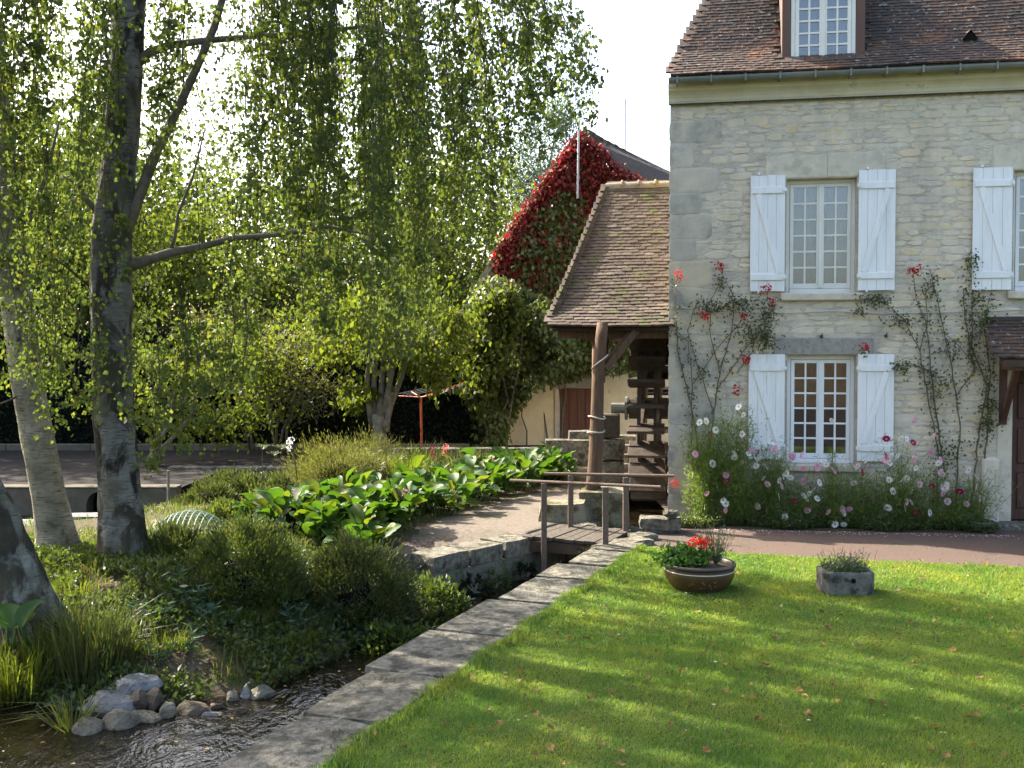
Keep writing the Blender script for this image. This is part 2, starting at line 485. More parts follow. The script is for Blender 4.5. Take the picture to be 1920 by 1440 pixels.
GR = lambda *c: list(c)
M['birch_leaf'] = leafmat('birch leaf', [(.050, .072, .026), (.066, .090, .030), (.043, .066, .026), (.080, .100, .030), (.058, .083, .030), (.092, .108, .032), (.050, .073, .029), (.125, .12, .034)], .50, 1.75, .62, .18)
M['lime_leaf'] = leafmat('bright backlit leaf', [(.055, .074, .013), (.074, .088, .016), (.044, .066, .014), (.09, .098, .02), (.066, .078, .016)], .5, 2.0, .62, .18)
M['mid_leaf'] = leafmat('mid green leaf', [(.046, .070, .020), (.062, .086, .024), (.040, .060, .02), (.078, .092, .024)], .42, 1.8)
M['tan_leaf'] = leafmat('yellow tan leaf', [(.085, .09, .032), (.115, .115, .04), (.07, .08, .028), (.13, .115, .045)], .42, 1.6)
M['blue_leaf'] = leafmat('blue green needle', [(.045, .075, .055), (.06, .09, .065), (.04, .065, .045)], .3, 1.4)
M['hedge_leaf'] = leafmat('dark hedge leaf', [(.012, .02, .008), (.018, .028, .011), (.010, .017, .008)], .1, 1.1, .7, .1)
M['heath_leaf'] = leafmat('heath sprig', [(.050, .072, .022), (.072, .092, .027), (.112, .125, .035), (.06, .08, .024), (.044, .06, .022)], .35, 1.6)
M['heath_dark'] = leafmat('dark heath sprig', [(.037, .054, .019), (.055, .072, .024), (.080, .094, .030), (.05, .05, .025)], .3, 1.5)
M['red_leaf'] = leafmat('red creeper leaf', [(.22, .020, .024), (.30, .026, .026), (.14, .018, .022), (.26, .05, .028), (.10, .022, .02), (.18, .05, .028), (.09, .08, .034), (.25, .022, .024)], .3, 1.4, .6, .2, (1.2, .6, .6))
M['creeper_green'] = leafmat('green creeper leaf', [(.085, .115, .036), (.12, .145, .042), (.07, .095, .034), (.155, .16, .044)], .4, 1.7)
M['grass'] = leafmat('lawn blade', [(.104, .168, .034), (.13, .196, .042), (.084, .142, .032), (.164, .212, .052), (.114, .178, .037), (.20, .20, .085)], .42, 1.9, .5, .2, patch=(1.3, (.66, .82, .8), (1.45, 1.18, 1.05)))
M['wild_grass'] = leafmat('wild grass blade', [(.05, .075, .02), (.07, .095, .024), (.04, .062, .018), (.10, .105, .034), (.14, .12, .055)], .42, 1.7)
M['reed'] = leafmat('tall grass blade', [(.045, .062, .02), (.065, .078, .024), (.035, .055, .022), (.11, .095, .04)], .4, 1.8)
M['spurge'] = leafmat('blue green spurge leaf', [(.045, .085, .05), (.06, .105, .06), (.038, .07, .04), (.075, .12, .06)], .3, 1.4)
M['berg'] = leafmat('bergenia leaf', [(.030, .075, .012), (.042, .092, .015), (.026, .064, .014), (.06, .11, .018), (.036, .085, .016), (.10, .12, .02), (.03, .07, .016), (.05, .10, .016), (.035, .08, .016)], .34, 1.6, .55, .2, (1.25, 1.25, .35))
M['fern_green'] = leafmat('cosmos foliage', [(.10, .15, .032), (.135, .185, .04), (.08, .13, .03), (.16, .19, .05)], .4, 1.7)
M['rose_leaf'] = leafmat('rose leaf', [(.075, .095, .042), (.10, .12, .05), (.06, .08, .036), (.13, .12, .05)], .3, 1.4)
M['pot_leaf'] = leafmat('pot plant leaf', [(.045, .11, .018), (.06, .13, .022), (.04, .09, .018)], .35, 1.7)
M['grey_leaf'] = leafmat('grey green leaf', [(.09, .115, .07), (.12, .14, .085), (.08, .10, .06)], .3, 1.4)
M['litter'] = leafmat('fallen leaf', [(.13, .075, .022), (.19, .12, .035), (.10, .052, .018), (.26, .18, .06), (.17, .075, .018), (.30, .235, .11)], .2, 1.2, .7, .15, (1.1, .9, .6))
def petal(name, c, tr=.35):
    return leafmat(name, [c, tuple(x * .82 for x in c)], tr, 1.2, .6, .2, (1, 1, 1))
M['p_white'] = petal('white petal', (.80, .80, .78))
M['p_pink'] = petal('pink petal', (.72, .36, .52))
M['p_pale'] = petal('pale pink petal', (.76, .56, .66))
M['p_mag'] = petal('magenta petal', (.33, .015, .10))
M['p_red'] = petal('red petal', (.55, .012, .018))
M['p_rose'] = petal('rose red petal', (.50, .02, .035))
M['p_scarlet'] = petal('scarlet petal', (.75, .03, .012))
M['p_salmon'] = petal('salmon petal', (.85, .30, .24))
M['p_centre'] = pmat('yellow flower centre', (.45, .28, .02), (.55, .36, .04), 60, .9, .1, .2)

# ================================================================== large structure: water, ground
WATER_Z = -0.46
ISLAND = [(-9.8, 8.9), (-6, 8.55), (-4.5, 8.25), (-3.8, 7.95), (-3.1, 7.72), (-2.5, 7.9), (-1.95, 8.35), (-1.5, 9.2), (-1.2, 9.9), (-.92, 10.6), (-.98, 11.4),
          (-.96, 11.62), (.12, 12.82), (.45, 13.35), (1.0, 14.1), (1.12, 15.2), (1.9, 20.0), (2.0, 20.75), (-3.9, 20.75), (-4.6, 19.3), (-5.5, 17.5), (-6.3, 16.1), (-7.2, 15.1), (-9.8, 14.2)]
HARD = set(range(11, 19))                       # segments i -> i+1 that are built edges, not banks

def seg_dist(X, Y, a, b):
    ax, ay = a; bx, by = b
    dx, dy = bx - ax, by - ay
    t = np.clip(((X - ax) * dx + (Y - ay) * dy) / (dx * dx + dy * dy), 0, 1)
    return np.hypot(X - ax - t * dx, Y - ay - t * dy)

def inside(X, Y, poly):
    c = np.zeros(X.shape, bool)
    n = len(poly)
    for i in range(n):
        (x1, y1), (x2, y2) = poly[i], poly[(i + 1) % n]
        if y1 == y2: continue
        c ^= ((y1 > Y) != (y2 > Y)) & (X < (x2 - x1) * (Y - y1) / (y2 - y1) + x1)
    return c

def island_z(X, Y):
    X = np.asarray(X, float); Y = np.asarray(Y, float)
    soft = np.full(X.shape, 9.0)
    n = len(ISLAND)
    for i in range(n):
        if i not in HARD:
            soft = np.minimum(soft, seg_dist(X, Y, ISLAND[i], ISLAND[(i + 1) % n]))
    ins = inside(X, Y, ISLAND)
    s = np.where(ins, soft, -soft)
    t = np.clip((s + .25) / 2.2, 0, 1)
    z = -.62 + .66 * (t * t * (3 - 2 * t)) ** .62
    z += .20 * np.exp(-(((X + 3.9) / 1.5) ** 2 + ((Y - 10.5) / 1.1) ** 2)) * ins   # the knoll the birches stand on
    z += .035 * np.sin(X * 3.1 + 1.7 * np.sin(Y * 2.3)) * np.clip(s, 0, 1) * np.where(Y > 12.3, .3, 1)
    hard = np.full(X.shape, 9.0)
    for i in HARD: hard = np.minimum(hard, seg_dist(X, Y, ISLAND[i], ISLAND[i + 1]))
    z = np.where(~ins & (hard < soft), -1.0, z)
    return np.where(~ins, np.minimum(z, -.6), z)

def iz(x, y): return float(island_z(np.array([x]), np.array([y]))[0])

nx, ny = 170, 175
gx, gy = np.meshgrid(np.linspace(-9.7, 2.1, nx), np.linspace(7.3, 20.9, ny))
gz = island_z(gx, gy)
V = np.stack([gx, gy, gz], -1).reshape(-1, 3)
ii, jj = np.meshgrid(np.arange(nx - 1), np.arange(ny - 1))
b = (jj * nx + ii).ravel()[:, None]
F = np.concatenate([b, b + 1, b + 1 + nx, b + nx], 1)
cx, cy = gx.ravel()[F].mean(1), gy.ravel()[F].mean(1)
grav = inside(cx, cy, [(-.98, 11.6), (.12, 12.8), (.5, 13.3), (1.05, 14.2), (1.1, 17.5), (.2, 16.4), (-.8, 14.6), (-1.25, 13.0), (-1.5, 12.2)])
tag(inst('island_ground', tri_mesh('island_ground', V, F, [M['soil'], M['gravel']], True, grav.astype(np.int32))), kind='structure')

def sheet(name, poly, z, mat):
    mb = MB(); mb.add([(x, y, z) for x, y in poly], [tuple(range(len(poly)))])
    return tag(mb.build(name, mat), kind='structure')

sheet('stream_water', [(-10.2, -20), (-2.3, -20), (-2.2, 2), (1.0, 11.2), (2.2, 13.9), (3.4, 20.9), (-10.2, 20.9)], WATER_Z, M['water'])
sheet('stream_bed', [(-12, -22), (4, -22), (4, 21.5), (-12, 21.5)], -.98, M['bed'])
RA, RB = Vector((-1.0, 5.76, 0)), Vector((1.62, 12.45, 0))        # lawn side of the coping
RD = (RB - RA).normalized()
RS = Vector((-RD.y, RD.x, 0))                                     # towards the stream
def rline(y): return RA.x + (y - RA.y) * RD.x / RD.y
BACK = [(1.55, 12.2), (2.6, 11.85), (4.0, 11.42), (5.6, 11.05), (9.0, 10.4), (60, 3.0)]
lawn = [(rline(3.6), 3.6), (60, -6.0), (60, 3.0)] + BACK[::-1][1:] + [(rline(12.2), 12.2)]
sheet('lawn', lawn, 0.0, M['turf'])
sheet('dark_reflection_ground', [(rline(-20), -20), (60, -20), (60, -6.0), (rline(3.6), 3.6)], -.006, M['yard'])  # unseen ground, added dark to subdue reflections in the lower windows
sheet('path', [(rline(11.9) + .02, 11.9)] + [(x, y - .3) for x, y in BACK] + [(60, 20.9), (2.25, 20.9), (2.25, 14.6), (1.95, 13.75), (1.62, 12.6)], -.012, M['path'])
sheet('yard', [(-500, 17.75), (-5.7, 17.75), (-5.7, 20.9), (500, 20.9), (500, 900), (-500, 900)], -.02, M['yard'])
sheet('far_bank', [(-500, -300), (-10, -300), (-10, 17.7), (-500, 17.7)], .02, M['turf'])
sheet('near_ground', [(-9.9, -300), (500, -300), (500, -20.2), (-9.9, -20.2)], .0, M['turf'])
sheet('far_field', [(60.1, -20), (500, -20), (500, 20.8), (60.1, 20.8)], .0, M['turf'])

# ================================================================== tiles and stones shared by the roofs and walls
def tile_variant(name, w, L, t, mat, seed):
    r = random.Random(seed)
    j = lambda a: r.uniform(-a, a)
    k = w * .04
    lo = [(-w / 2 + j(.004), k + j(.004)), (-w / 4, .004 + j(.004)), (j(.01), j(.005)), (w / 4, .004 + j(.004)), (w / 2 + j(.004), k + j(.004)), (w / 2, L), (-w / 2, L)]
    mb = MB()
    v = [(x, y, 0) for x, y in lo] + [(x, y, t + (.003 if i in (1, 2, 3) else 0)) for i, (x, y) in enumerate(lo)]
    n = len(lo)
    mb.add(v, [tuple(range(n - 1, -1, -1)), tuple(range(n, 2 * n))] + [(i, (i + 1) % n, n + (i + 1) % n, n + i) for i in range(n)])
    return mb.mesh(name, mat)

def tile_plane(parent, prof, ul, ur, gauge, w, variants, cap, skip=None, smax=1e9, name='roof_tile', sag=0.004):
    """courses of single tiles up a roof plane given by its profile [(y, z), ...]; past CAP pieces they go into one mesh"""
    rest, made, s0, row = MB(), 0, 0.0, 0
    for (ya, za), (yb, zb) in zip(prof[:-1], prof[1:]):
        L = math.hypot(yb - ya, zb - za)
        ang = math.atan2(zb - za, yb - ya)
        n = max(1, int(L / gauge))
        for i in range(n):
            s = L * i / n
            if s0 + s > smax: break
            y, z = ya + (yb - ya) * s / L, za + (zb - za) * s / L
            a, bq = ul(z), ur(z)
            off = (row % 2) * w / 2
            u = a - off + w / 2
            while u < bq + w * .3:
                if u + w / 2 > a - w * .3 and not (skip and skip(u, y, z)):
                    lift = .012 + random.uniform(0, sag)
                    loc = Vector((u + random.uniform(-.004, .004), y - math.sin(ang) * lift, z + math.cos(ang) * lift + .008 * math.sin(u * 2.3 + row * .13)))
                    rot = (ang - .13 + random.uniform(-.012, .012), random.uniform(-.02, .02), random.uniform(-.012, .012))
                    me = random.choice(variants)
                    if made < cap:
                        inst(name, me, parent, loc, rot)
                    else:
                        X = Matrix.Translation(loc) @ Euler(rot).to_matrix().to_4x4()
                        rest.add([X @ v.co for v in me.vertices], [tuple(p.vertices) for p in me.polygons])
                    made += 1
                u += w
            row += 1
        s0 += L
    if rest.v:
        rest.build('tile_courses', list(variants[0].materials)[0], parent, kind='stuff')

def stone_unit(name, mat, seed, n=10, proud=1.0, EXPO=5.0):
    """irregular flat stone, one unit wide and high, its face towards -y"""
    r = random.Random(seed)
    ring = []
    for i in range(n):
        a = 2 * math.pi * (i + r.uniform(-.25, .25)) / n
        c, s = math.cos(a), math.sin(a)
        q = (abs(c) ** EXPO + abs(s) ** EXPO) ** (-1 / EXPO)
        q *= r.uniform(.86, 1.02) if n < 16 else r.uniform(.975, 1.0)
        ring.append((c * q * .5, s * q * .5))
    v = [(x, .02, z) for x, z in ring] + [(x * .97, -.5 * proud, z * .95) for x, z in ring] + [(x * .86, -proud * r.uniform(.75, 1), z * .78) for x, z in ring]
    f = [tuple(range(2 * n, 3 * n))]
    for k in range(2):
        for i in range(n):
            j = (i + 1) % n
            f.append((k * n + i, k * n + j, (k + 1) * n + j, (k + 1) * n + i))
    mb = MB(); mb.add(v, f)
    return mb.mesh(name, mat)

# ================================================================== the mill house
house = thing('mill_house', 'tall cream stone mill house with white shutters and a steep brown tile roof', 'house', HO, -HA)
OPEN = [(1.57, 2.49, 3.11, 4.66), (1.60, 2.50, .78, 2.26), (4.47, 5.39, 3.11, 4.69), (4.49, 5.45, 0.0, 2.12)]
us = sorted({0.0, 12.0} | {v for o in OPEN for v in o[:2]})
zs = sorted({-1.1, 5.72} | {v for o in OPEN for v in o[2:]})
def is_open(u, z): return any(a < u < b_ and c < z < d for a, b_, c, d in OPEN)
mb = MB()
for i in range(len(us) - 1):
    for j in range(len(zs) - 1):
        if not is_open((us[i] + us[i + 1]) / 2, (zs[j] + zs[j + 1]) / 2):
            for yy in (0.0, .45):
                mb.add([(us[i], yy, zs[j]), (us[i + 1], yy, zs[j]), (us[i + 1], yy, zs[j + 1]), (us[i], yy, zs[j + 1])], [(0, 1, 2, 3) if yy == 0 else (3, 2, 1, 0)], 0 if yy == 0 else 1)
for a, b_, c, d in OPEN:
    mb.add([(a, 0, c), (a, .45, c), (a, .45, d), (a, 0, d), (b_, 0, c), (b_, .45, c), (b_, .45, d), (b_, 0, d)],
           [(0, 1, 2, 3), (7, 6, 5, 4), (3, 2, 6, 7), (1, 0, 4, 5)])
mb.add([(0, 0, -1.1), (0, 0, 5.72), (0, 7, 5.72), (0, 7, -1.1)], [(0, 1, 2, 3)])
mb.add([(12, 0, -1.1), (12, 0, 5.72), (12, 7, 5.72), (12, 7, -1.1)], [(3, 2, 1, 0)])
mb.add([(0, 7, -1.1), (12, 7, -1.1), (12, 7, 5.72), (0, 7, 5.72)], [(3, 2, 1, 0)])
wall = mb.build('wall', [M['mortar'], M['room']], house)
mb = MB()
mb.box(.05, 11.95, .5, 6.9, 2.55, 2.75); mb.box(.05, 11.95, .5, 6.9, 5.5, 5.7); mb.box(.05, 11.95, .5, 6.9, -.1, .02); mb.box(3.5, 3.6, .46, 6.9, .0, 5.5); mb.box(.4, 3.4, 2.6, 2.7, .0, 5.5)
mb.build('floors_and_partition', M['room'], house)

QUOINS = []
z = 0.02
for i, h in enumerate([.30, .36, .28, .33, .30, .38, .30, .34, .28, .32, .36, .30, .34, .30, .34, .34, .30, .34]):
    w = .62 if i % 2 == 0 else .38
    w += random.uniform(-.06, .08)
    if z + h > 5.72: break
    QUOINS.append((0.0, w, z, z + h)); z += h
LINTELS = [(1.42, 2.72, 2.265, 2.50), (1.30, 2.10, 4.665, 4.98), (2.105, 2.85, 4.665, 5.0), (4.2, 5.6, 4.695, 5.02), (1.50, 2.58, 3.005, 3.105), (4.40, 5.45, 3.005, 3.105), (4.3, 4.485, 0.0, 2.4), (1.52, 2.58, .68, .775)]
su = [stone_unit('stone', M['stone'], 100 + i, random.choice((7, 8, 9))) for i in range(14)]
big = [stone_unit('quoin', M['quoin'], 200 + i, 20, 1.0, 14.0) for i in range(5)]
for (a, b_, c, d) in QUOINS:
    inst('quoin', random.choice(big), wall, ((a + b_) / 2 - .004, 0, (c + d) / 2), (0, 0, 0), ((b_ - a) * 1.04, .007, (d - c) * 1.02))
layout = []
z = .03
while z < 5.68:
    h = random.choice((.045, .055, .065, .075, .09, .11))
    u = random.uniform(-.2, 0)
    while u < 6.2:
        w = h * random.uniform(1.3, 3.8) + .05
        layout.append((u, u + w, z + random.uniform(-.012, .012), z + h + random.uniform(-.012, .012)))
        u += w + random.uniform(.004, .022)
    z += h + .008
def hits(a, b_, c, d, L, m=.01):
    return any(a < B + m and b_ > A - m and c < Dd + m and d > C_ - m for A, B, C_, Dd in L)
layout = [s for s in layout if s[0] > .02 and s[3] < 5.70 and not hits(*s, QUOINS) and not hits(*s, LINTELS) and not hits(*s, OPEN, .03) and random.random() > .06]
layout.sort(key=lambda s: -(s[1] - s[0]) * (s[3] - s[2]) * (1 if s[1] < 4.65 else .01))
rest = MB()
for i, (a, b_, c, d) in enumerate(layout):
    pr = random.choice((.001, .002, .003, .005, .008, .011))
    loc, sc, me = ((a + b_) / 2, 0, (c + d) / 2), (b_ - a, pr, d - c), random.choice(su)
    ro = (0, random.uniform(-.05, .05), 0)
    if i < 300:
        inst('stone', me, wall, loc, ro, sc)
    else:
        X = Matrix.LocRotScale(Vector(loc), Euler(ro), Vector(sc))
        rest.add([X @ v.co for v in me.vertices], [tuple(p.vertices) for p in me.polygons])
rest.build('rubble_stones', M['stone'], wall, kind='stuff')
def block(name, s, mat, proud, parent=wall, bev=.012, label=None):
    mb = MB(); mb.box(s[0], s[1], -proud, .05, s[2], s[3], bev=bev)
    o = mb.build(name, mat, parent)
    return tag(o, label) if label else o
block('lintel', LINTELS[0], M['lintel'], .02, label='grey stone lintel over the lower window')
for i in (1, 2, 3): block('lintel', LINTELS[i], M['pale_lintel'], .008)
for i in (4, 5, 7): block('window_sill', LINTELS[i], M['pale_lintel'], .07)
block('door_jamb', LINTELS[6], M['pale_lintel'], .015)
block('buttress_stone', (4.10, 4.32, 0.02, .92), M['pale_lintel'], .10, bev=.04)
block('door_step', (4.25, 5.7, -.06, .07), M['grey_stone'], .30, house, .02)

# cornice, gutter
prof = [(0.02, 5.725), (-.05, 5.725), (-.055, 5.745), (-.062, 5.75), (-.066, 5.79), (-.085, 5.83), (-.115, 5.86), (-.15, 5.88), (-.155, 5.885), (-.155, 5.915), (-.175, 5.92), (-.175, 5.975), (0.02, 5.975)]
mb = MB()
v = [(-.025 if k == 0 else 12.1, y, z) for k in (0, 1) for y, z in prof]
n = len(prof)
mb.add(v, [(i, (i + 1) % n, n + (i + 1) % n, n + i) for i in range(n)] + [tuple(range(n - 1, -1, -1)), tuple(range(n, 2 * n))])
mb.build('cornice', M['cornice'], house)
mb = MB(); mb.tube([(x, -.052, 5.715) for x in np.linspace(-.02, 6.2, 60)], .011, 5)
for x in np.linspace(.1, 6.1, 32): mb.box(x, x + .012, -.065, -.03, 5.70, 5.725)
mb.build('lamp_garland', M['darkiron'], house)
gp = [(math.cos(a) * .065, math.sin(a) * .065) for a in np.linspace(math.pi, 2 * math.pi, 9)]
gp = gp + [(x * .9, z * .9 + .002) for x, z in gp[::-1]]
mb = MB(); n = len(gp)
v = [(-.015 if k == 0 else 12.1, -.30 + y, 6.005 + z) for k in (0, 1) for y, z in gp]
mb.add(v, [(i, (i + 1) % n, n + (i + 1) % n, n + i) for i in range(n)])
mb.add([(-.016, -.30 + y, 6.005 + z) for y, z in gp[:9]], [tuple(range(8, -1, -1))])
gut = mb.build('gutter', M['zinc'], house)
gb = MB(); gb.box(-.012, .012, -.37, -.366, 5.935, 6.02); gb.box(-.012, .012, -.37, -.18, 5.928, 5.935)
gbm = gb.mesh('gutter_bracket', M['zinc'])
for x in np.arange(.1, 6.3, .45): inst('gutter_bracket', gbm, gut, (x, 0, 0))

# roof
RP = [(-.30, 6.03), (.10, 6.42), (3.4, 11.4)]
def hip(z): return .005 + max(0, z - 6.03) * .41
mb = MB()
zt = RP[2][1]
pts = [[(hip(z), y, z), (12, y, z)] for y, z in RP]
pb = [[(hip(z), 7 - y, z), (12, 7 - y, z)] for y, z in RP]
for A in (pts, pb):
    for k in (0, 1):
        mb.add([A[k][0], A[k][1], A[k + 1][1], A[k + 1][0]], [(0, 1, 2, 3) if A is pts else (3, 2, 1, 0)])
for k in (0, 1):
    mb.add([pts[k][0], pts[k + 1][0], pb[k + 1][0], pb[k][0]], [(0, 1, 2, 3)])
mb.add([pts[2][0], pts[2][1], pb[2][1], pb[2][0]], [(0, 1, 2, 3)])
mb.box(.02, 12, -.12, 7.1, 5.98, 6.03)
roof = mb.build('roof', M['tile'], house)
tv = [tile_variant('roof_tile', .165, .20, .024, M['tile'], i) for i in range(5)]
DU0, DU1 = 1.49, 2.57
def dskip(u, y, z): return DU0 - .05 < u < DU1 + .05 and y > -.16
tile_plane(roof, RP, hip, lambda z: 6.3, .062, .165, tv, 300, dskip, 2.1)
mb = MB()                                        # triangular tile vent
mb.add([(3.80, .02, 6.42), (4.02, .02, 6.42), (3.91, .02, 6.56), (3.91, .36, 6.60)], [(0, 2, 3), (2, 1, 3)])
mb.add([(3.82, .035, 6.42), (4.0, .035, 6.42), (3.91, .035, 6.54)], [(0, 1, 2)], 1)  # near-black face painted for the shade in the vent mouth
mb.build('roof_vent', [M['tile'], M['dark']], roof)

# windows
def window(u0, u1, z0, z1, rows, y=.13, name='window', curtain=0, mat='white', parent=house):
    f = .055
    fr = MB()
    def bar(a, b_, c, d, yy0, yy1, bev=.006): fr.box(a, b_, yy0, yy1, c, d, bev=bev)
    bar(u0, u0 + f, z0, z1, y, y + .07); bar(u1 - f, u1, z0, z1, y, y + .07)
    bar(u0 + f, u1 - f, z1 - f, z1, y + .002, y + .07); bar(u0 + f, u1 - f, z0, z0 + f * 1.1, y - .02, y + .07)
    um = (u0 + u1) / 2
    boxes = []
    for k, (a, b_) in enumerate(((u0 + f + .003, um - .002), (um + .002, u1 - f - .003))):
        c, d = z0 + f * 1.1 + .003, z1 - f - .003
        s = .048
        yy = y - .012
        bar(a, a + s, c, d, yy, yy + .05); bar(b_ - s, b_, c, d, yy, yy + .05)
        bar(a + s, b_ - s, d - s, d, yy + .001, yy + .05); bar(a + s, b_ - s, c, c + s * 1.5, yy + .001, yy + .05)
        c2, d2, a2, b2 = c + s * 1.5, d - s, a + s, b_ - s
        m = .012
        fr.box((a2 + b2) / 2 - m, (a2 + b2) / 2 + m, yy + .004, yy + .04, c2, d2)
        for r in range(1, rows):
            zc = c2 + (d2 - c2) * r / rows
            fr.box(a2, (a2 + b2) / 2 - m, yy + .005, yy + .039, zc - m, zc + m)
            fr.box((a2 + b2) / 2 + m, b2, yy + .005, yy + .039, zc - m, zc + m)
        for r in range(rows):
            for q in range(2):
                boxes.append((a2 + (b2 - a2) * q / 2, a2 + (b2 - a2) * (q + 1) / 2, c2 + (d2 - c2) * r / rows, c2 + (d2 - c2) * (r + 1) / rows, yy + .022))
    fr.box(um - .018, um + .018, y - .026, y - .011, z0 + .08, z1 - .07)
    wo = fr.build(name, M[mat], parent)
    for (a, b_, c, d, yy) in boxes:
        p = MB(); p.box(a, b_, yy, yy + .004, c, d)
        inst('pane', p.mesh('pane', M['glass']), wo, (0, 0, 0), (random.uniform(-.0, .0), 0, 0))
    if curtain:
        mbc = MB()
        for side in (-1, 1):
            xs = np.linspace(0, 1, 26)
            rowsz = np.linspace(z1 - .05, z0 + .04, 12)
            base = []
            for zz in rowsz:
                t = (z1 - zz) / (z1 - z0)
                wid = (u1 - u0) * (.47 - (curtain - 1) * .22 * math.sin(min(1, t * 1.25) * math.pi) ** 1.0 * (1 if t < .8 else 1))
                for x in xs:
                    xx = u0 + .06 + x * wid if side < 0 else u1 - .06 - x * wid
                    base.append((xx, y + .13 + .018 * math.sin(x * 34 + t * 2), zz))
            nn = len(xs)
            mbc.add(base, [(r * nn + c, r * nn + c + 1, (r + 1) * nn + c + 1, (r + 1) * nn + c) for r in range(11) for c in range(nn - 1)])
        mbc.build('curtain', M['curtain'], wo, True)
    return wo

window(*OPEN[0], 6, curtain=1.7, mat='cream')
window(*OPEN[1], 6, mat='white')
window(*OPEN[2], 6, curtain=1.5, mat='white')
window(1.61, 2.45, 6.14, 7.36, 6, y=-.02, name='dormer_window', curtain=1.6, mat='cream')
# dormer
mb = MB()
mb.box(DU0, 1.605, -.03, .18, 6.10, 7.45, bev=.008); mb.box(2.455, DU1, -.03, .18, 6.10, 7.45, bev=.008); mb.box(1.61, 2.45, -.025, .18, 7.37, 7.5, bev=.008)
mb.add([(DU0 + .01, .18, 6.45), (DU0 + .01, .18, 7.5), (DU0 + .01, .85, 7.5)], [(0, 1, 2)])
mb.add([(DU1 - .01, .18, 6.45), (DU1 - .01, .18, 7.5), (DU1 - .01, .85, 7.5)], [(2, 1, 0)])
dormer = mb.build('dormer', M['dormer_wood'], house)
mb = MB()
mb.add([(DU0 - .12, -.2, 7.45), (DU1 + .12, -.2, 7.45), ((DU0 + DU1) / 2, .15, 8.3), ((DU0 + DU1) / 2, 1.35, 8.3), (DU0 - .12, .9, 7.45), (DU1 + .12, .9, 7.45)],
       [(0, 1, 2), (0, 2, 3, 4), (1, 5, 3, 2), (0, 4, 5, 1)])
mb.build('dormer_roof', M['tile'], dormer)
mb = MB(); mb.box(DU0 - .06, DU1 + .06, -.16, -.03, 6.075, 6.105, bev=.006); mb.box(1.6, 2.46, -.09, -.03, 6.106, 6.135, bev=.006)
mb.build('sill_flashing', M['zinc'], dormer)

# shutters
def shutter(u0, u1, z0, z1, hinge):
    """hinge = -1: hung on its left edge, 1: on its right edge"""
    mb = MB(); mb.box(u0 + .01, u1 - .01, -.040, -.030, z0 + .01, z1 - .01)
    s = mb.build('shutter', M['white'], house)
    n = 4
    w = (u1 - u0) / n
    for i in range(n):
        p = MB(); p.box(u0 + i * w + .0012, u0 + (i + 1) * w - .0012, -.055, -.041, z0 + random.uniform(0, .004), z1 - random.uniform(0, .004), bev=.0045)
        p.build('plank', M['white'], s)
    H = z1 - z0
    zb, zt2 = z0 + H * .125, z0 + H * .87
    for zc in (zb, zt2):
        p = MB(); p.box(u0 + .015, u1 - .015, -.077, -.056, zc - .045, zc + .045, bev=.006); p.build('batten', M['white'], s)
    a = (u0 + .10, -.066, zt2 - .05) if hinge > 0 else (u1 - .10, -.066, zt2 - .05)
    b_ = (u1 - .07, -.066, zb + .05) if hinge > 0 else (u0 + .07, -.066, zb + .05)
    p = MB(); p.beam(a, b_, .075, .019, up=(0, 1, 0)); p.build('brace', M['white'], s)
    for zc in (zb, zt2):
        p = MB(); hx = u1 if hinge > 0 else u0
        p.box(hx - .04 if hinge > 0 else hx - .02, hx + .02 if hinge > 0 else hx + .04, -.086, -.078, zc - .018, zc + .018)
        p.tube([(hx, -.07, zc - .035), (hx, -.07, zc + .035)], .010, 6)
        p.build('hinge', M['white'], s)
    for zc in (z0 - .02, z1 + .005):
        p = MB(); p.box((u0 + .10), (u0 + .125), -.07, -.02, zc, zc + .03); p.build('holdback', M['white'], s)
for (a, b_, c, d, h) in [(1.09, 1.55, 3.13, 4.71, 1), (2.505, 2.98, 3.13, 4.745, -1), (3.95, 4.44, 3.12, 4.73, 1), (5.41, 5.9, 3.12, 4.73, -1), (1.08, 1.565, .83, 2.28, 1), (2.515, 2.985, .83, 2.28, -1)]:
    shutter(a, b_, c, d, h)

# door and porch roof
mb = MB(); mb.box(4.50, 5.44, .17, .22, .07, 2.11)
dr = mb.build('door', M['door'], house)
for zc in (.22, .82, 1.42):
    for uc in (4.60, 5.02):
        p = MB(); p.box(uc, uc + .32, .150, .169, zc, zc + .48, bev=.012); p.build('door_panel', M['door'], dr)
mb = MB(); mb.box(4.5, 4.56, .13, .169, .07, 2.11); mb.build('door_stile', M['door'], dr)
PP = [(-.78, 2.22), (-.02, 2.74)]
mb = MB()
mb.add([(4.12, -.78, 2.20), (6.2, -.78, 2.20), (6.2, -.02, 2.72), (4.22, -.02, 2.72)], [(0, 1, 2, 3)])
mb.add([(4.12, -.78, 2.16), (6.2, -.78, 2.16), (6.2, -.02, 2.66), (4.22, -.02, 2.66)], [(3, 2, 1, 0)])
mb.box(4.16, 6.2, -.79, -.74, 2.12, 2.20)
porch = mb.build('porch_roof', M['deck_dark'], house)
tile_plane(porch, PP, lambda z: 4.10 + (z - 2.2) * .2, lambda z: 5.8, .075, .165, tv, 120, None)
mb = MB()
mb.beam((4.36, -.03, 1.35), (4.36, -.03, 2.55), .09, .06, up=(0, 1, 0)); mb.beam((4.36, -.02, 2.12), (4.36, -.74, 2.12), .09, .09)
mb.beam((4.36, -.05, 1.42), (4.36, -.62, 2.10), .07, .07)
mb.build('porch_bracket', M['door'], house)

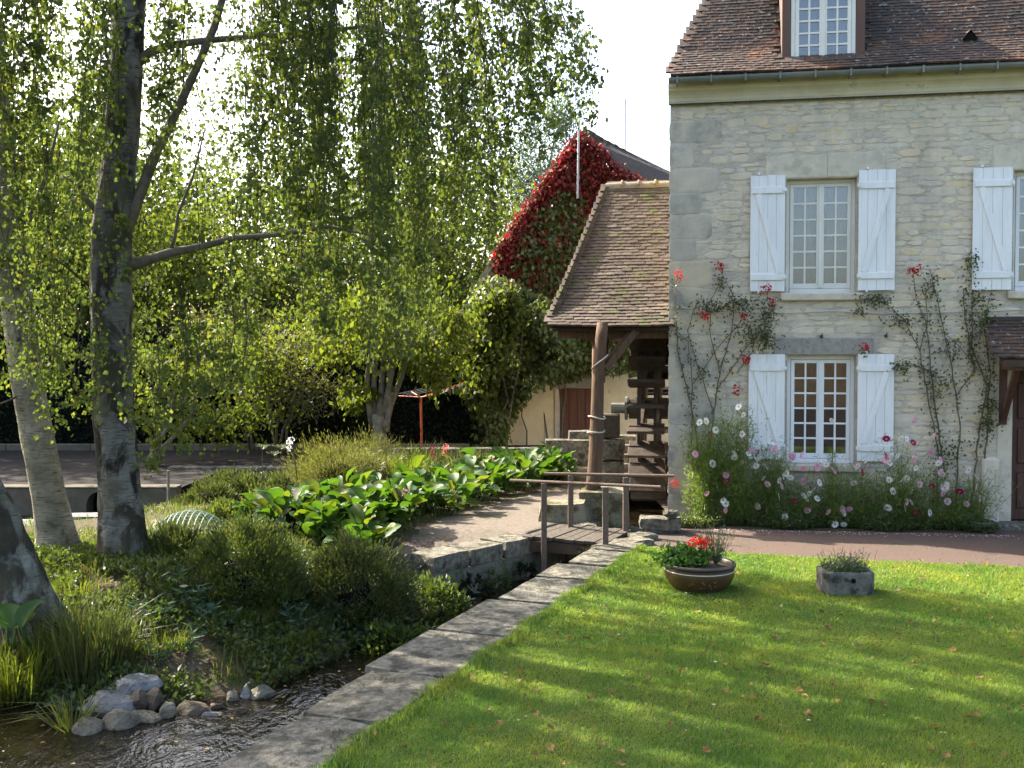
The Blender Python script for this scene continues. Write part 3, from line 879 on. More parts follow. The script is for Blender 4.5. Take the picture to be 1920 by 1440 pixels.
# ================================================================== wheel shelter: post, braces, tiled roof
shelter = thing('wheel_shelter', 'timber post shelter with mossy hipped tile roof beside the mill house', 'shelter', HO, -HA)
EZ, RZ, RY = 2.66, 4.93, 2.0
E0, E1 = -1.66, -1.0
mb = MB()
SP = [(-.13, EZ - .01), (.28, EZ + .30), (1.12, EZ + 1.20), (RY, RZ)]
for (y0, z0), (y1, z1) in zip(SP[:-1], SP[1:]):
    k0, k1 = (z0 - EZ) / (RZ - EZ), (z1 - EZ) / (RZ - EZ)
    mb.add([(E0 + (E1 - E0) * k0, y0 + .03, z0 - .03), (-.005, y0 + .03, z0 - .03), (-.005, y1 + .03, z1 - .03), (E0 + (E1 - E0) * k1, y1 + .03, z1 - .03)], [(0, 1, 2, 3)])
mb.add([(E0, -.05, EZ), (E1, RY, RZ), (E0, 4.05, EZ)], [(0, 1, 2)])
mb.add([(E0, 4.05, EZ), (E1, RY, RZ), (-.005, RY, RZ), (-.005, 4.05, EZ)], [(0, 1, 2, 3)])
mb.add([(E0 + .03, 0, EZ - .03), (-.005, 0, EZ - .03), (-.005, 4.0, EZ - .03), (E0 + .03, 4.0, EZ - .03)], [(3, 2, 1, 0)])
mb.box(E0 + .02, -.005, -.055, -.02, EZ - .055, EZ - .005)
sroof = mb.build('roof', M['deck_dark'], shelter)
stv = [tile_variant('roof_tile', .16, .19, .029, M['shed_tile'], 40 + i) for i in range(6)]
sp = SP
def sul(z):
    t = (z - EZ) / (RZ - EZ)
    return E0 - .03 + (E1 - E0) * (t * 1.12 - .12 * t * t)
tile_plane(sroof, sp, sul, lambda z: -.06, .068, .16, stv, 300, None, 1e9, 'roof_tile', .007)
hipt = MB()                                       # tiles of the hip side, away from the camera
for i in range(44):
    t = i / 44
    z = EZ + t * (RZ - EZ)
    x = E0 + (E1 - E0) * t - .02
    ya, yb = -.05 + t * (RY + .05), 4.05 - t * (4.05 - RY)
    yy = ya
    while yy < yb:
        hipt.box(x - .03, x + .03, yy, min(yb, yy + .158), z - .01, z + .10, Matrix.Translation((x, yy, z)) @ Euler((0, .26, 0)).to_matrix().to_4x4() @ Matrix.Translation((-x, -yy, -z)))
        yy += .16
hipt.build('tile_courses', M['shed_tile'], sroof, kind='stuff')
for i in range(4):
    rt = MB()
    u0 = E1 - .06 + i * .262
    for k, uu in enumerate((u0, u0 + .27)):
        for a in np.linspace(-.35, math.pi + .35, 9):
            rr = .085 + (.012 if k else 0)
            rt.v.append((uu, RY + math.cos(a) * rr, RZ + math.sin(a) * rr * .9 - .01))
    rt.f = [(j, j + 1, 10 + j, 9 + j) for j in range(8)]; rt.m = [0] * 8
    rt.tube([(u0 + .262, RY + math.cos(a) * .10, RZ + math.sin(a) * .09) for a in np.linspace(0, math.pi, 8)], .018, 6)
    rt.build('ridge_tile', M['ridge'], sroof, True)
# post (a trimmed trunk), leaning a little
pa, pb_ = (D(1111, 926, 14.15)), (D(1129, 606, 14.45))
inv = Matrix.LocRotScale(HO, Euler((0, 0, -HA)), None).inverted()
def loc(p): return inv @ Vector(p)
A, B = loc(pa), loc(pb_)
pts = [A.lerp(B, t) + Vector((.012 * math.sin(t * 7), .01 * math.cos(t * 5), 0)) for t in np.linspace(0, 1, 12)]
mb = MB(); mb.tube(pts, list(np.linspace(.105, .078, 12)), 14, wob=.10)
mb.build('post', M['wood'], shelter, True)
mb = MB(); mb.tube([(-1.36, 3.85, -.1), (-1.36, 3.85, EZ - .02)], [.11, .09], 10, wob=.1); mb.build('post', M['wood'], shelter, True)
mb = MB(); mb.beam(loc(D(1133, 692, 14.4)), loc(D(1196, 612, 14.62)), .12, .10); mb.build('brace', M['wood'], shelter)
mb = MB(); mb.beam((-.98, .30, 1.9), (-.98, 1.1, 2.62), .12, .10); mb.build('brace', M['wood'], shelter)
for yy in (.18, 3.85):
    mb = MB(); mb.beam((E0 + .08, yy, EZ - .10), (-.01, yy, EZ - .10), .14, .12); mb.build('beam', M['wood'], shelter)
mb = MB(); mb.beam((-.98, .26, EZ - .10), (-.98, 3.78, EZ - .10), .14, .12); mb.build('beam', M['wood'], shelter)
def ring_rope(t, tilt, r):
    c = A.lerp(B, t)
    return [c + Vector((math.cos(a) * r, math.sin(a) * r, tilt * math.cos(a) + .01 * math.sin(2 * a))) for a in np.linspace(0, 2 * math.pi, 18)]
for t, tl, lab in ((.36, .012, 'pale rope loop tied round the wheel shelter post, lowest of three'), (.445, -.012, 'pale rope loop tied round the wheel shelter post, middle of three'), (.77, .10, 'slanting rope loop tied high on the wheel shelter post')):
    mb = MB(); mb.tube(ring_rope(t, tl, .124 - .02 * t), .011, 5, cap=False)
    tag(mb.build('rope_loop', M['rope'], None, True, loc=HO, rot=(0, 0, -HA)), lab, 'rope', 'rope loops on the post')

# ================================================================== water wheel
wheel = thing('water_wheel', 'dark old wooden water wheel with broad paddles beside the house wall', 'water wheel', HL(-.33, 1.86, 1.42), -HA)
WR = 1.46
pm = MB()
pm.box(-.28, .26, -.022, .022, -.24, .0, bev=.006)
pm.box(-.27, .25, .010, .04, -.40, -.243, bev=.006)
pme = pm.mesh('paddle', M['wheel'])
for i in range(24):
    a = 2 * math.pi * i / 24 + .07
    p = Vector((0, -math.cos(a) * WR, math.sin(a) * WR))
    # local z points outward, local y along the rim
    o = inst('paddle', pme, wheel, p, (0, 0, 0))
    o.rotation_euler = (math.atan2(math.cos(a), math.sin(a)), 0, 0)
for ux in (-.15, .09):
    mb = MB()
    n = 48
    for i in range(n):
        a = 2 * math.pi * i / n
        for (r, dx) in ((1.06, 0), (1.18, 0), (1.18, .05), (1.06, .05)):
            mb.v.append((ux + dx, math.cos(a) * r, math.sin(a) * r))
    for i in range(n):
        j = (i + 1) % n
        for k in range(4):
            l = (k + 1) % 4
            mb.f.append((i * 4 + k, i * 4 + l, j * 4 + l, j * 4 + k)); mb.m.append(0)
    mb.build('rim', M['wheel'], wheel)
    for i in range(6):
        a = math.pi * i / 3 + .25
        mb = MB(); mb.beam((ux + .03, math.cos(a) * .12, math.sin(a) * .12), (ux + .03, math.cos(a) * 1.14, math.sin(a) * 1.14), .07, .10)
        mb.build('spoke', M['wheel'], wheel)
mb = MB(); mb.tube([(-.34, 0, 0), (.32, 0, 0)], .17, 14)
hub = mb.build('hub', M['old_wood'], wheel)
mb = MB(); mb.tube([(-.62, 0, 0), (-.34, 0, 0)], .085, 12); mb.tube([(-.40, 0, 0), (-.36, 0, 0)], .19, 14)
mb.build('axle', M['zinc'], wheel)

# ================================================================== stones of the mill race
def rock_mesh(name, mat, seed, flat=.7, sub=3):
    r = random.Random(seed)
    import bmesh
    bm = bmesh.new()
    bmesh.ops.create_icosphere(bm, subdivisions=sub, radius=1.0)
    planes = [(Vector((r.gauss(0, 1), r.gauss(0, 1), r.gauss(0, 1))).normalized(), r.uniform(.5, .85)) for _ in range(14)]
    for v in bm.verts:
        p = v.co.copy()
        for nrm, d in planes:
            k = p.dot(nrm)
            if k > d: p -= nrm * (k - d) * .92
        p *= 1 + .05 * noise.noise(p * 3 + Vector((seed, 0, 0)))
        v.co = Vector((p.x, p.y, p.z * flat))
    me = bpy.data.meshes.new(name)
    bm.to_mesh(me); bm.free()
    me.materials.append(mat)
    return me

def rough_block(mb, x0, x1, y0, y1, z0, z1, rot, c, seed, jig=.02):
    """a hewn block: box of 3x3x2 cells with pushed corners, into MB"""
    r = random.Random(seed)
    X = Matrix.Translation(c) @ Euler((0, 0, rot)).to_matrix().to_4x4()
    nxx, nyy, nzz = 4, 3, 3
    idx, v = {}, []
    for i in range(nxx):
        for j in range(nyy):
            for k in range(nzz):
                if 0 < i < nxx - 1 and 0 < j < nyy - 1 and 0 < k < nzz - 1: continue
                p = Vector((x0 + (x1 - x0) * i / (nxx - 1), y0 + (y1 - y0) * j / (nyy - 1), z0 + (z1 - z0) * k / (nzz - 1)))
                e = (i in (0, nxx - 1)) + (j in (0, nyy - 1)) + (k in (0, nzz - 1))
                cc = Vector(((x0 + x1) / 2, (y0 + y1) / 2, (z0 + z1) / 2))
                p += (cc - p).normalized() * (jig * (e - 1)) + Vector((r.uniform(-jig, jig), r.uniform(-jig, jig), r.uniform(-jig, jig))) * .6
                idx[(i, j, k)] = len(v); v.append(X @ p)
    f = []
    for i in range(nxx - 1):
        for j in range(nyy - 1):
            for k, flip in ((0, 1), (nzz - 1, 0)):
                q = (idx[(i, j, k)], idx[(i + 1, j, k)], idx[(i + 1, j + 1, k)], idx[(i, j + 1, k)])
                f.append(q[::-1] if flip else q)
    for i in range(nxx - 1):
        for k in range(nzz - 1):
            for j, flip in ((0, 0), (nyy - 1, 1)):
                q = (idx[(i, j, k)], idx[(i + 1, j, k)], idx[(i + 1, j, k + 1)], idx[(i, j, k + 1)])
                f.append(q[::-1] if flip else q)
    for j in range(nyy - 1):
        for k in range(nzz - 1):
            for i, flip in ((0, 1), (nxx - 1, 0)):
                q = (idx[(i, j, k)], idx[(i, j + 1, k)], idx[(i, j + 1, k + 1)], idx[(i, j, k + 1)])
                f.append(q[::-1] if flip else q)
    return mb.add(v, f)

coping = thing('channel_coping', 'long pale stone coping between the lawn and the stream', 'stone edging', (RA.x, RA.y, 0), 0)
cinv = Vector((RA.x, RA.y, 0))
rot = math.atan2(RD.y, RD.x)
s, k = -3.4, 0
Ltot = (RB - RA).length
while s < Ltot - .1:
    L = random.uniform(.7, 1.25)
    L = min(L, Ltot - s) if Ltot - s - L > .3 else Ltot - s
    wd = float(np.interp((s + L / 2), [0, 1.5, 3.6, 5.2, 7.1], [.50, .66, .70, .56, .42])) + random.uniform(-.05, .05)
    mb = MB()
    rough_block(mb, .006, L - .006, 0, wd, -.20, .035 + random.uniform(-.012, .012), rot + random.uniform(-.012, .012), RD * s + Vector((0, 0, 0)), 500 + k, .014)
    mb.build('coping_stone', M['grey_stone'], coping)
    s += L; k += 1
mb = MB()
p0, p1 = RA - RD * 3.4 + RS * .36 - cinv, RB + RS * .30 - cinv
mb.beam(p0 - Vector((0, 0, .62)), p1 - Vector((0, 0, .62)), .3, .86)
mb.build('race_wall', M['wet_stone'], coping)
# far right wall under the bridge up to the house corner
racew = thing('race_side_wall', 'dark damp stone wall of the mill race between footbridge and house corner', 'stone wall', (1.9, 13.3, 0))
mb = MB()
o = Vector((1.9, 13.3, 0))
mb.beam(Vector((1.50, 12.42, -.54)) - o, Vector((2.20, 14.40, -.54)) - o, .5, .98)
mb.build('wall_body', M['wet_stone'], racew)
k = 0
for (px, py, sx, sy, sz, zt, rz) in [(1150, 1022, .50, .34, .16, .05, .35), (1190, 1010, .42, .34, .15, .055, .5), (1205, 1000, .36, .30, .14, .06, .2), (1240, 985, .50, .26, .12, .07, .05), (1238, 968, .56, .34, .16, .19, -.1), (1258, 956, .20, .16, .10, .29, .3)]:
    p = G(px, py, zt)
    mb = MB(); rough_block(mb, -sx / 2, sx / 2, -sy / 2, sy / 2, -sz, 0, rz, (0, 0, 0), 700 + k, .02)
    tag(mb.build('edge_stone', M['grey_stone'], None, loc=p), ['cracked flat edging stone nearest the lawn at the end of the footbridge', 'second flat edging stone beside the footbridge planks', 'third flat edging stone between footbridge and pink path', 'thin pale stone slab lying at the corner of the pink path', 'thick rounded slab under the corner of the mill house', 'small loose stone on the slab at the house corner'][k], 'stone', 'flat stones by the house corner'); k += 1

LA, LB = Vector((-.99, 11.58, 0)), Vector((.20, 12.90, 0))
LD = (LB - LA).normalized(); LN = Vector((LD.y, -LD.x, 0))
lw = thing('race_left_wall', 'low stone wall with flat coping along the garden side of the mill race', 'stone wall', LA)
rot = math.atan2(LD.y, LD.x)
s, k = 0.0, 0
Lt = (LB - LA).length + .12
while s < Lt - .02:
    L = random.uniform(.42, .62); L = min(L, Lt - s) if Lt - s - L > .2 else Lt - s
    mb = MB(); rough_block(mb, .004, L - .004, -.16, .30, -.17, .03, rot, LD * s, 800 + k, .014)
    mb.build('coping_stone', M['grey_stone'], lw); s += L; k += 1
mb = MB(); mb.beam(LN * .02 + LD * -.0 + Vector((0, 0, -.58)), LN * .02 + LD * (Lt + .3) + Vector((0, 0, -.58)), .24, .82)
mb.build('wall_body', M['wet_stone'], lw)

pier = thing('post_pier', 'mossy stone pier in the mill race carrying the shelter post', 'stone pier', Vector((1.30, 14.2, 0)))
mb = MB(); rough_block(mb, -.36, .30, -.30, .42, -1.0, .46, -.17, (0, 0, 0), 900, .03); mb.build('pier_block', M['pier_stone'], pier)
mb = MB(); rough_block(mb, -.30, .24, -.31, .0, -1.0, -.05, -.17, (.28, -.05, 0), 901, .03); mb.build('pier_foot', M['wet_stone'], pier)
mb = MB(); rough_block(mb, -.36, .36, -.28, .28, -.3, .34, -.05, (-.60, -.20, 0), 902, .05); mb.build('rounded_block', M['pier_stone'], pier)
mb = MB(); rough_block(mb, -.20, .22, -.18, .18, -.2, .06, .1, (-.40, -.56, 0), 903, .03); mb.build('foot_stone', M['grey_stone'], pier)
mb = MB(); mb.beam((-.30, .35, -.55), (.02, 3.2, -.55), .35, 1.0); mb.build('race_wall', M['wet_stone'], pier)

bear = thing('axle_pillar', 'stacked pale stone pillar holding the axle of the water wheel', 'stone pillar', HL(-.98, 1.85, 0), -HA)
zc = -.6
for k, h in enumerate((.45, .40, .36, .34)):
    mb = MB(); rough_block(mb, -.20 - .05 * (k < 2), .24, -.26, .26, zc, zc + h - .012, random.uniform(-.06, .06), (0, 0, 0), 910 + k, .02)
    mb.build('pillar_stone', M['grey_stone'], bear); zc += h
mb = MB(); mb.box(-.16, .16, -.16, .16, zc, 1.33, bev=.02); mb.build('bearing_block', M['old_wood'], bear)

# ================================================================== foot bridge
fb = thing('foot_bridge', 'small plank footbridge with rusty pipe handrails over the mill race', 'footbridge', (.95, 12.85, 0))
O = Vector((.95, 12.85, 0))
FL, FR, BR, BL = G(980, 1004, .05), G(1136, 1018, .05), G(1184, 993, .05), G(1052, 981, .05)
n = 8
for i in range(n):
    t0, t1 = i / n + .004, (i + 1) / n - .008
    a, b_, c, d = FL.lerp(FR, t0), FL.lerp(FR, t1), BL.lerp(BR, t1), BL.lerp(BR, t0)
    ex = random.uniform(-.03, .05)
    dv = (a - d).normalized() * ex
    dz = Vector((0, 0, random.uniform(-.006, .006)))
    top = [p - O + dz for p in (a + dv, b_ + dv, c, d)]
    mb = MB(); bot = [p - Vector((0, 0, .038)) for p in top]
    mb.add(bot + top, [(3, 2, 1, 0), (4, 5, 6, 7), (0, 1, 5, 4), (1, 2, 6, 5), (2, 3, 7, 6), (3, 0, 4, 7)])
    mb.build('plank', M['old_wood'], fb)
for t in (.08, .85):
    mb = MB(); mb.beam(FL.lerp(BL, t) - O + Vector((-.12, .0, -.12)), FR.lerp(BR, t) - O + Vector((.06, 0, -.12)), .09, .13)
    mb.build('bearer', M['deck_dark'], fb)
P1, P2, P3, P4 = G(1020, 1009, .05), G(1135, 1020, .05), G(1070, 988, .05), G(1173, 994, .05)
for (p, zb) in ((P1, -.42), (P2, 0.0), (P3, 0.0), (P4, 0.0)):
    mb = MB()
    q = p - O
    mb.box(q.x - .034, q.x + .034, q.y - .034, q.y + .034, zb, .72, bev=.004)
    mb.build('rail_post', M['iron'], fb)
for (a, b_, e0, e1) in ((P1, P2, -.58, .85), (P3, P4, -.5, .85)):
    a, b_ = a - O, b_ - O
    a.z, b_.z = .735, .75
    d = b_ - a
    mb = MB(); mb.tube([a + d * e0, a, b_, b_ + d * e1], .019, 8)
    mb.build('handrail', M['iron'], fb)

# ================================================================== the barn behind, its creepers, door and masts
BY = 26.0
bo = D(1090, 838, BY); bo.z = 0
barn = thing('barn', 'barn gable of cream plaster overgrown with red creeper behind the wheel shelter', 'barn', bo)
def B_(px, py, y=BY): return D(px, py, y) - bo
bw = [B_(897, 860), B_(1420, 860), B_(1420, 520), B_(1262, 440), B_(1087, 258), B_(897, 545)]
for p in bw:
    if p.z < .5: p.z = -.1
mb = MB()
back = [p + Vector((.6, 7, 0)) for p in bw]
n = len(bw)
mb.add(bw + back, [tuple(range(n)), tuple(range(2 * n - 1, n - 1, -1))] + [(i, n + i, n + (i + 1) % n, (i + 1) % n) for i in range(n)])
mb.build('wall', M['barn'], barn)
mb = MB()
def slab(a, b_, c, d, t=.14):
    nn = (b_ - a).cross(d - a).normalized() * t
    v = [a, b_, c, d] + [p + nn for p in (a, b_, c, d)]
    mb.add(v, [(3, 2, 1, 0), (4, 5, 6, 7), (0, 1, 5, 4), (1, 2, 6, 5), (2, 3, 7, 6), (3, 0, 4, 7)])
off = Vector((.6, 7, 0))
slab(bw[5] + Vector((-.25, -.12, -.35)), bw[4] + Vector((0, -.12, .02)), bw[4] + off, bw[5] + off + Vector((-.25, 0, -.35)))
broof = mb.build('roof', M['ridge'], barn)
# right-hand roof slope: rises away from the wall edge to a sloping hip, in courses of tiles
a0, a1 = B_(1090, 252, BY - .12), B_(1300, 470, BY - .12)
c0, c1 = B_(1096, 244, 27.6), B_(1300, 345, 29.5)
cm = MB()
cm.add([a0 + Vector((0, .05, -.06)), a1 + Vector((0, .05, -.06)), c1, c0], [(0, 1, 2, 3)])
for i in range(9):
    t0, t1 = i / 9, (i + 1) / 9
    for j in range(30):
        s0, s1 = j / 30, (j + 1.0) / 30
        q = lambda s, t: a0.lerp(a1, s).lerp(c0.lerp(c1, s), t)
        lift = Vector((0, -.02, .05 + random.uniform(0, .05)))
        A_, B2, C_, D_ = q(s0, t0) + lift, q(s1, t0) + lift, q(s1, t1 + .02), q(s0, t1 + .02)
        th = Vector((0, 0, -.06))
        cm.add([A_, B2, C_, D_, A_ + th, B2 + th], [(0, 1, 2, 3), (4, 5, 1, 0)])
tag(cm.build('tile_courses', M['shed_tile'], broof), kind='stuff')
mb = MB(); x0, x1 = B_(1051, 728), B_(1113, 728); zb = .35
mb.box(x0.x, x1.x, -.02, .03, -.1, x0.z, bev=.01)
bd = mb.build('door', M['barn_door'], barn)
for i in range(4):
    w = (x1.x - x0.x) / 4
    p = MB(); p.box(x0.x + i * w + .006, x0.x + (i + 1) * w - .006, -.045, -.021, -.1, x0.z - .01, bev=.006); p.build('plank', M['barn_door'], bd)
a, b_ = B_(1030, 727), B_(1120, 707)
mb = MB(); rough_block(mb, a.x, b_.x, -.08, .1, a.z, b_.z, 0, (0, 0, 0), 930, .03); mb.build('lintel', M['lintel'], barn)
mb = MB(); a, b_ = B_(1040, 728), B_(1050, 728); mb.box(a.x, b_.x, -.05, .02, -.1, a.z, bev=.01); mb.build('door_jamb', M['pale_lintel'], barn)

mast = thing('aerial_mast', 'slender pale aerial mast with a whip antenna before the creeper gable', 'antenna mast', D(1083, 372, BY - .6))
z1_, z2_ = D(1085, 225, BY - .6).z - mast.location.z, D(1087, 95, BY - .6).z - mast.location.z
mb = MB(); mb.tube([(0, 0, 0), (.03, 0, z1_)], .026, 8); mb.build('pole', M['mast'], mast)
mb = MB(); mb.tube([(.03, 0, z1_), (.06, 0, z2_)], .011, 6); mb.build('whip', M['mast'], mast)
mb = MB(); mb.beam((.02, 0, .5), (.02, .62, .5), .05, .05); mb.beam((.02, 0, 1.2), (.02, .62, 1.2), .05, .05); mb.build('wall_bracket', M['mast'], mast)
m2 = MB(); q = D(1172, 290, 30); m2.tube([(0, 0, -1.0), (0, 0, D(1172, 185, 30).z - q.z)], .022, 6)
tag(m2.build('whip_aerial', M['mast'], None, loc=q), 'thin grey whip aerial rising from the barn roof beside the mill house', 'aerial')

# ================================================================== garden walls, steps, kerb, hedge
def stone_wall(name, label, a, b_, thick, z0, z1, mat, cap=None, pitch=.9, group=None, coping_t=.09, seed=1):
    a, b_ = Vector(a), Vector(b_)
    t = thing(name, label, 'stone wall', (a.x, a.y, 0), 0, group)
    d = (b_ - a); L = d.length; d.normalize(); ro = math.atan2(d.y, d.x)
    mb = MB(); mb.beam((0, 0, (z0 + z1) / 2), d * L + Vector((0, 0, (z0 + z1) / 2)), thick, z1 - z0); mb.build('wall_body', mat, t)
    if cap:
        s, k = 0, 0
        while s < L - .05:
            l = min(random.uniform(.8, 1.2) * pitch, L - s)
            if L - s - l < .25: l = L - s
            mb = MB(); rough_block(mb, .005, l - .005, -thick / 2 - .04, thick / 2 + .04, z1 + .002, z1 + coping_t, ro, d * s, seed * 97 + k, .012)
            mb.build('coping_stone', cap, t); s += l; k += 1
    return t
stone_wall('stream_wall', 'dim low wall with a pale coping behind the heather bed', (-6.9, 20.85, 0), (-4.25, 20.85, 0), .3, -1, -.06, M['wet_stone'], M['grey_stone'], seed=3, coping_t=.07)
stone_wall('yard_wall', 'low garden wall with flat pale coping in front of the barn', (-3.9, 22.6, 0), (1.55, 22.9, 0), .3, -.1, .12, M['grey_stone'], M['grey_stone'], seed=4)
cw = thing('culvert_wall', 'yellowed concrete wall with an arched culvert opening behind the leaning birch', 'concrete wall', (-9.9, 17.55, 0))
cx_ = D(178, 940, 17.4).x + 9.9
prof = [(0, -1.0), (cx_ - .21, -1.0), (cx_ - .21, -.35)] + [(cx_ + .21 * math.cos(a), -.30 + .24 * math.sin(a)) for a in np.linspace(math.pi, 0, 10)] + [(cx_ + .21, -.35), (cx_ + .21, -1.0), (4.2, -1.0), (4.2, .0), (0, .0)]
mb = MB(); n = len(prof)
mb.add([(x, 0, z) for x, z in prof] + [(x, .3, z) for x, z in prof], [tuple(range(n)), tuple(range(2 * n - 1, n - 1, -1))] + [(i, n + i, n + (i + 1) % n, (i + 1) % n) for i in range(n)])
mb.build('wall_body', M['concrete'], cw)
mb = MB(); mb.box(-.02, 4.22, -.02, .32, .002, .03, bev=.01); mb.build('coping', M['concrete'], cw)
mb = MB(); mb.box(cx_ - .5, cx_ + .5, .31, 1.4, -1.0, -.03); mb.build('culvert', M['dark'], cw)  # near-black block stands in for the shade inside the opening
for k, (px, py, sx, sy) in enumerate([(60, 1010, 1.3, .8), (170, 978, 1.6, .7), (175, 1003, 1.2, .35)]):
    p = G(px, py, -.22); p.z = max(-.25, iz(p.x, p.y)) + .03
    mb = MB(); rough_block(mb, -sx / 2, sx / 2, -sy / 2, sy / 2, -.3, 0.03, .1 * k, (0, 0, 0), 940 + k, .03)
    tag(mb.build('flagstone', M['rock_grey'], None, loc=p), ['pale flat flagstone left of the cream leaning birch', 'pale flagstone on the bank below the culvert opening', 'narrow pale flagstone in the grass between the two birches'][k], 'flagstone', 'flagstones on the far bank')

steps = thing('stone_steps', 'short flight of worn stone steps behind the shelter post', 'steps', D(1130, 900, 18.6) * Vector((1, 1, 0)))
for i in range(5):
    mb = MB(); rough_block(mb, -.12, .75, .30 * i, .30 * i + .34, -.2, .12 + .15 * i, .0, (0, 0, 0), 950 + i, .012); mb.build('step', M['grey_stone'], steps)
for k, (px0, px1, py0, py1, y, lab) in enumerate([(1066, 1160, 808, 832, 21.3, 'upper square stone block by the barn door'), (1022, 1112, 825, 868, 20.9, 'long low stone block between bergenias and barn door')]):
    a, b_ = D(px0, py1, y), D(px1, py0, y)
    mb = MB(); rough_block(mb, a.x, b_.x, 0, .45, min(a.z, -.05), b_.z, 0, (-a.x, 0, 0), 960 + k, .015)
    tag(mb.build('stone_block', M['grey_stone'], None, loc=(a.x, y, 0)), lab, 'stone block')
sl = thing('sluice_gear', 'old iron sluice handle with a crossbar by the steps', 'sluice gear', D(1143, 845, 19.6))
mb = MB(); mb.box(-.03, .03, -.03, .03, 0, .66); mb.build('stem', M['iron'], sl)
mb = MB(); mb.box(-.10, .12, -.025, .025, .661, .70); mb.box(-.14, .10, -.04, -.031, .36, .42); mb.build('crossbar', M['iron'], sl)
mb = MB(); mb.lathe([(.02, .2), (.06, .18), (.10, .0), (.12, -.02)], 12); mb.beam((-.18, 0, .2), (.1, 0, .02), .06, .06); mb.build('base', M['darkiron'], sl)

kerb = thing('yard_kerb', 'long pale kerb in front of the dark hedge', 'kerb', (-16, 24.6, 0))
x = 0
while x < 14.6:
    mb = MB(); mb.box(x + .006, x + .99, 0, .16, -.1, .13, bev=.015); mb.build('kerb_stone', M['concrete'], kerb); x += 1.0

def rand_unit(n):
    v = rng.normal(size=(n, 3)); return norm(v)

def leaf_obj(name, P, L, Wd, Dr, mat, parent=None, fold=.18, kind=None, spin=None):
    V, F = leaf_arrays(P, L, Wd, Dr, fold, spin)
    o = inst(name, tri_mesh(name, V, F, mat), parent)
    if kind: o['kind'] = kind
    return o

hd = thing('clipped_hedge', 'long dark clipped hedge across the back of the yard', 'hedge', (-8, 25.6, 0))
mb = MB(); mb.box(-14, 7.2, -.2, .6, -.1, 2.75); mb.build('shade_core', M['dark'], hd)  # near-black box that stops light, standing in for shade within the hedge
n = 26000
fx = rng.uniform(-14.2, 7.3, n); top = rng.random(n) < .12
fz = np.where(top, 2.8, rng.uniform(0, 2.85, n)); fy = np.where(top, rng.uniform(-.4, .7, n), -.35)
P = np.stack([fx, fy + rng.normal(0, .06, n) + .08 * np.sin(fx * 2.3 + fz * 2), fz + rng.normal(0, .05, n) * (1 + 1.0 * top)], 1)
leaf_obj('foliage', P, rng.uniform(.07, .13, n), .06, rand_unit(n) + np.array([0, -.5, .3]), M['hedge_leaf'], hd)

# rotary clothes airer
air = thing('clothes_airer', 'orange steel clothes airer on a post in front of the hedge', 'clothes airer', D(791, 838, 23.6) * Vector((1, 1, 0)))
ztop = D(790, 745, 23.6).z
mb = MB(); mb.tube([(0, 0, 0), (-.02, 0, ztop)], .026, 8); mb.build('post', M['orange'], air)
for (dx, dy, dz) in ((-.55, .25, .02), (.42, -.5, .1), (.95, .45, .32), (-.3, .7, .1)):
    mb = MB(); mb.tube([(-.02, 0, ztop), (dx, dy, ztop + dz)], .016, 6); mb.build('arm', M['orange'], air)
mb = MB()
for (a, b_) in (((.95, .45), (.42, -.5)), ((.42, -.5), (-.55, .25))):
    for k in range(4):
        f = .5 + .16 * k
        mb.tube([(a[0] * f, a[1] * f, ztop + .3 * f), (b_[0] * f, b_[1] * f, ztop + .08 * f)], .006, 4)
for k in range(5):
    mb.tube([(.62 + .07 * k, .45 - .02 * k, ztop + .22 + .02 * k), (.62 + .07 * k, .43, ztop + .04 + .02 * k)], .01, 4)
mb.build('lines', M['mast'], air)

# ================================================================== trees behind
def limb_pts(a, b_, sag=.0, n=6, wig=.06):
    a, b_ = Vector(a), Vector(b_)
    L = (b_ - a).length
    return [a.lerp(b_, t) + Vector((random.uniform(-1, 1), random.uniform(-1, 1), 0)) * wig * L * math.sin(t * math.pi) * .5 + Vector((0, 0, sag * L * math.sin(t * math.pi))) for t in np.linspace(0, 1, n)]

def cloud(c, r, n, nclump, cs=.32, shell=.5, zmin=None):
    """clumped points in an ellipsoid"""
    d = rand_unit(nclump) * (rng.uniform(shell ** 3, 1, (nclump, 1)) ** (1 / 3))
    k = rng.integers(0, nclump, n)
    sz = rng.uniform(.6, 1.35, nclump)[k][:, None]
    P = d[k] + rng.normal(0, cs, (n, 3)) * sz * np.array([1, 1, .75])
    P = P * np.array(r) + np.array(c)
    if zmin is not None: P = P[P[:, 2] > zmin + .25 * np.sin(P[:, 0] * 2.1) + .2 * np.sin(P[:, 1] * 3.3)]
    return P, d * np.array(r) + np.array(c)

